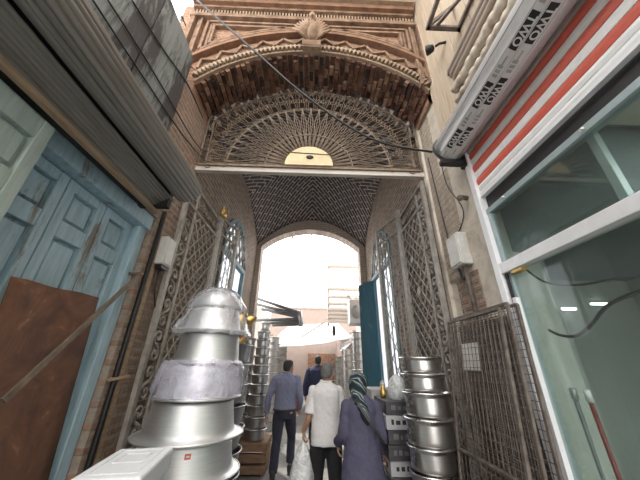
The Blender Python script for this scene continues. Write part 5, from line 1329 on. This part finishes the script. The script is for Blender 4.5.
# ---- man in blue shirt
def build_blue():
    loc = V(-.36,5.2,0); r = person('dark-haired man in a blue-grey long-sleeved shirt and navy trousers walking away on the left', loc)
    S = .985; rot = Matrix.Rotation(-.60, 3, 'Z')
    wl = P(266.5,414,Y=5.2)-loc
    J = dict(trunk=trunk(S,1.05,1.05), neck=V(.0,.0,1.43*S), head=V(.025,.025,1.535*S+.012), hipL=V(-.09,0,.84*S), hipR=V(.09,.02,.84*S), kneeL=V(-.10,-.0,.47*S), kneeR=V(.12,.20,.50*S), ankleL=V(-.12,-.10,.10), ankleR=V(.12,.16,.16), toeL=V(-.13,.07,.03), toeR=V(.14,.34,.10),
             shL=V(-.185,-.01,1.355*S), elL=V(-.275,-.05,1.08*S), wrL=V(wl.x,wl.y-.0,wl.z), shR=V(.185,-.01,1.355*S), elR=V(.25,-.02,1.08*S), wrR=V(.24,.16,.90*S))
    F = Fig(); standing(F, J); add_head(F, J['head'], rot)
    add_hand(F, J['wrL'], (-.05,.05,-1), (-1,-.1,0), (.1,1,0), .5, 1.0); add_hand(F, J['wrR'], (0,.4,-1), (1,0,0), (0,1,.3), .5, 1.0)
    F.build('body', 'skin_tan', r, .006, 4); face_bits(J['head'], rot, r, 0)
    F = Fig(); h = J['head']
    F.rings([(h.z+z, h.x, h.y+cy, rx, ry) for z, cy, rx, ry in ((-.06,-.050,.054,.042),(-.04,-.046,.066,.056),(-.0,-.032,.078,.074),(.035,-.022,.083,.088),(.075,-.012,.081,.094),(.105,-.010,.065,.078),(.126,-.008,.034,.044))], 24, 1, rot, h)
    F.build('hair', 'hair_black', r, .007, 3, .002, .02)
    F = Fig(); T = J['trunk']
    F.rings([(.905*S,0,-.008,.182,.130)]+[(z,cx,cy,rx+.022,ry+.024) for z,cx,cy,rx,ry in T[3:8]]+[(1.425*S,0,-.012,.125*S,.080*S),(1.462*S,0,-.006,.070*S,.064*S)], 32, .92)
    for s in 'LR': F.limb([J['sh'+s], J['sh'+s].lerp(J['el'+s],.5), J['el'+s], J['el'+s].lerp(J['wr'+s],.6), J['wr'+s].lerp(J['el'+s],.06)], [.070,.064,.056,.050,.044], 16, True); F.ball(J['sh'+s], .068)
    o = F.build('shirt', 'cloth_blue', r, .009, 4, .007, .10)
    m = MB(); m.tube([V(.064*math.cos(2*PI*k/20), -.006+.062*math.sin(2*PI*k/20), 1.465*S) for k in range(20)], .014, 6, True, True, True); m.build('collar', 'cloth_blue', o)
    F = Fig(); F.rings([(.78*S,0,-.002,.160,.122),(.86*S,0,-.006,.180,.132),(.915*S,0,-.008,.178,.128)], 24)
    for s in 'LR': F.limb([J['hip'+s], J['hip'+s].lerp(J['knee'+s],.5), J['knee'+s], J['knee'+s].lerp(J['ankle'+s],.6), J['ankle'+s]+V(0,0,-.02)], [.102,.092,.074,.068,.066], 16, True)
    F.build('trousers', 'cloth_trouser', r, .009, 4, .006, .10)
    m = MB(); n = 32; m.tube([V(.184*math.cos(2*PI*k/n), -.008+.134*math.sin(2*PI*k/n), .905*S) for k in range(n)], .018, 6, True, True, True); m.build('belt', 'leather', r)
    shoe(r, J['ankleL']+V(0,-.03,-.10), J['toeL']+V(0,0,-.03)); shoe(r, J['ankleR']+V(0,-.03,-.16), J['toeR']+V(0,0,-.10))
build_blue()

# ---- man in dark navy, further off
def build_navy():
    loc = V(.22,7.0,0); r = person('man in dark navy jacket walking beyond the far arch, furthest of the four people', loc)
    S = 1.055; rot = Matrix.Rotation(.1, 3, 'Z')
    J = dict(trunk=trunk(S,1.05,1.05), neck=V(.0,.0,1.43*S), head=V(.01,.02,1.535*S+.02), hipL=V(-.09,0,.84*S), hipR=V(.09,0,.84*S), kneeL=V(-.10,.05,.47*S), kneeR=V(.10,0,.47*S), ankleL=V(-.11,.02,.09), ankleR=V(.11,-.14,.11), toeL=V(-.12,.18,.035), toeR=V(.12,.03,.03),
             shL=V(-.19,-.01,1.355*S), elL=V(-.27,-.03,1.08*S), wrL=V(-.27,.08,.86*S), shR=V(.19,-.01,1.355*S), elR=V(.25,-.05,1.09*S), wrR=V(.19,.16,.98*S))
    F = Fig(); standing(F, J); add_head(F, J['head'], rot)
    add_hand(F, J['wrL'], (0,.1,-1), (-1,0,0), (0,1,0), .5); add_hand(F, J['wrR'], (-.2,.6,-.6), (1,.2,0), (0,.5,1), .5)
    F.build('body', 'skin_tan', r, .007, 4); face_bits(J['head'], rot, r, 0)
    F = Fig(); h = J['head']
    F.rings([(h.z+z, h.x, h.y+cy, rx, ry) for z, cy, rx, ry in ((-.06,-.050,.054,.042),(-.0,-.032,.078,.074),(.035,-.022,.083,.088),(.075,-.012,.081,.094),(.105,-.010,.065,.078),(.126,-.008,.034,.044))], 24, 1, rot, h)
    F.build('hair', 'hair_black', r, .008, 3)
    F = Fig(); T = J['trunk']
    F.rings([(.80*S,0,-.006,.205,.150)]+[(z,cx,cy,rx+.032,ry+.034) for z,cx,cy,rx,ry in T[2:8]]+[(1.43*S,0,-.012,.13,.09),(1.47*S,0,-.006,.075,.07)], 32, .92)
    for s in 'LR': F.limb([J['sh'+s], J['el'+s], J['wr'+s].lerp(J['el'+s],.05)], [.078,.066,.054], 16, True); F.ball(J['sh'+s], .076)
    F.build('jacket', 'cloth_navy', r, .010, 4, .006, .12)
    F = Fig(); F.rings([(.76*S,0,-.002,.155,.118),(.92*S,0,-.008,.175,.125)], 24)
    for s in 'LR': F.limb([J['hip'+s], J['knee'+s], J['ankle'+s]], [.10,.076,.066], 16, True)
    F.build('trousers', 'cloth_black', r, .011, 3)
    shoe(r, J['ankleL']+V(0,-.03,-.09), J['toeL']+V(0,0,-.035)); shoe(r, J['ankleR']+V(0,-.03,-.11), J['toeR']+V(0,0,-.03))
build_navy()
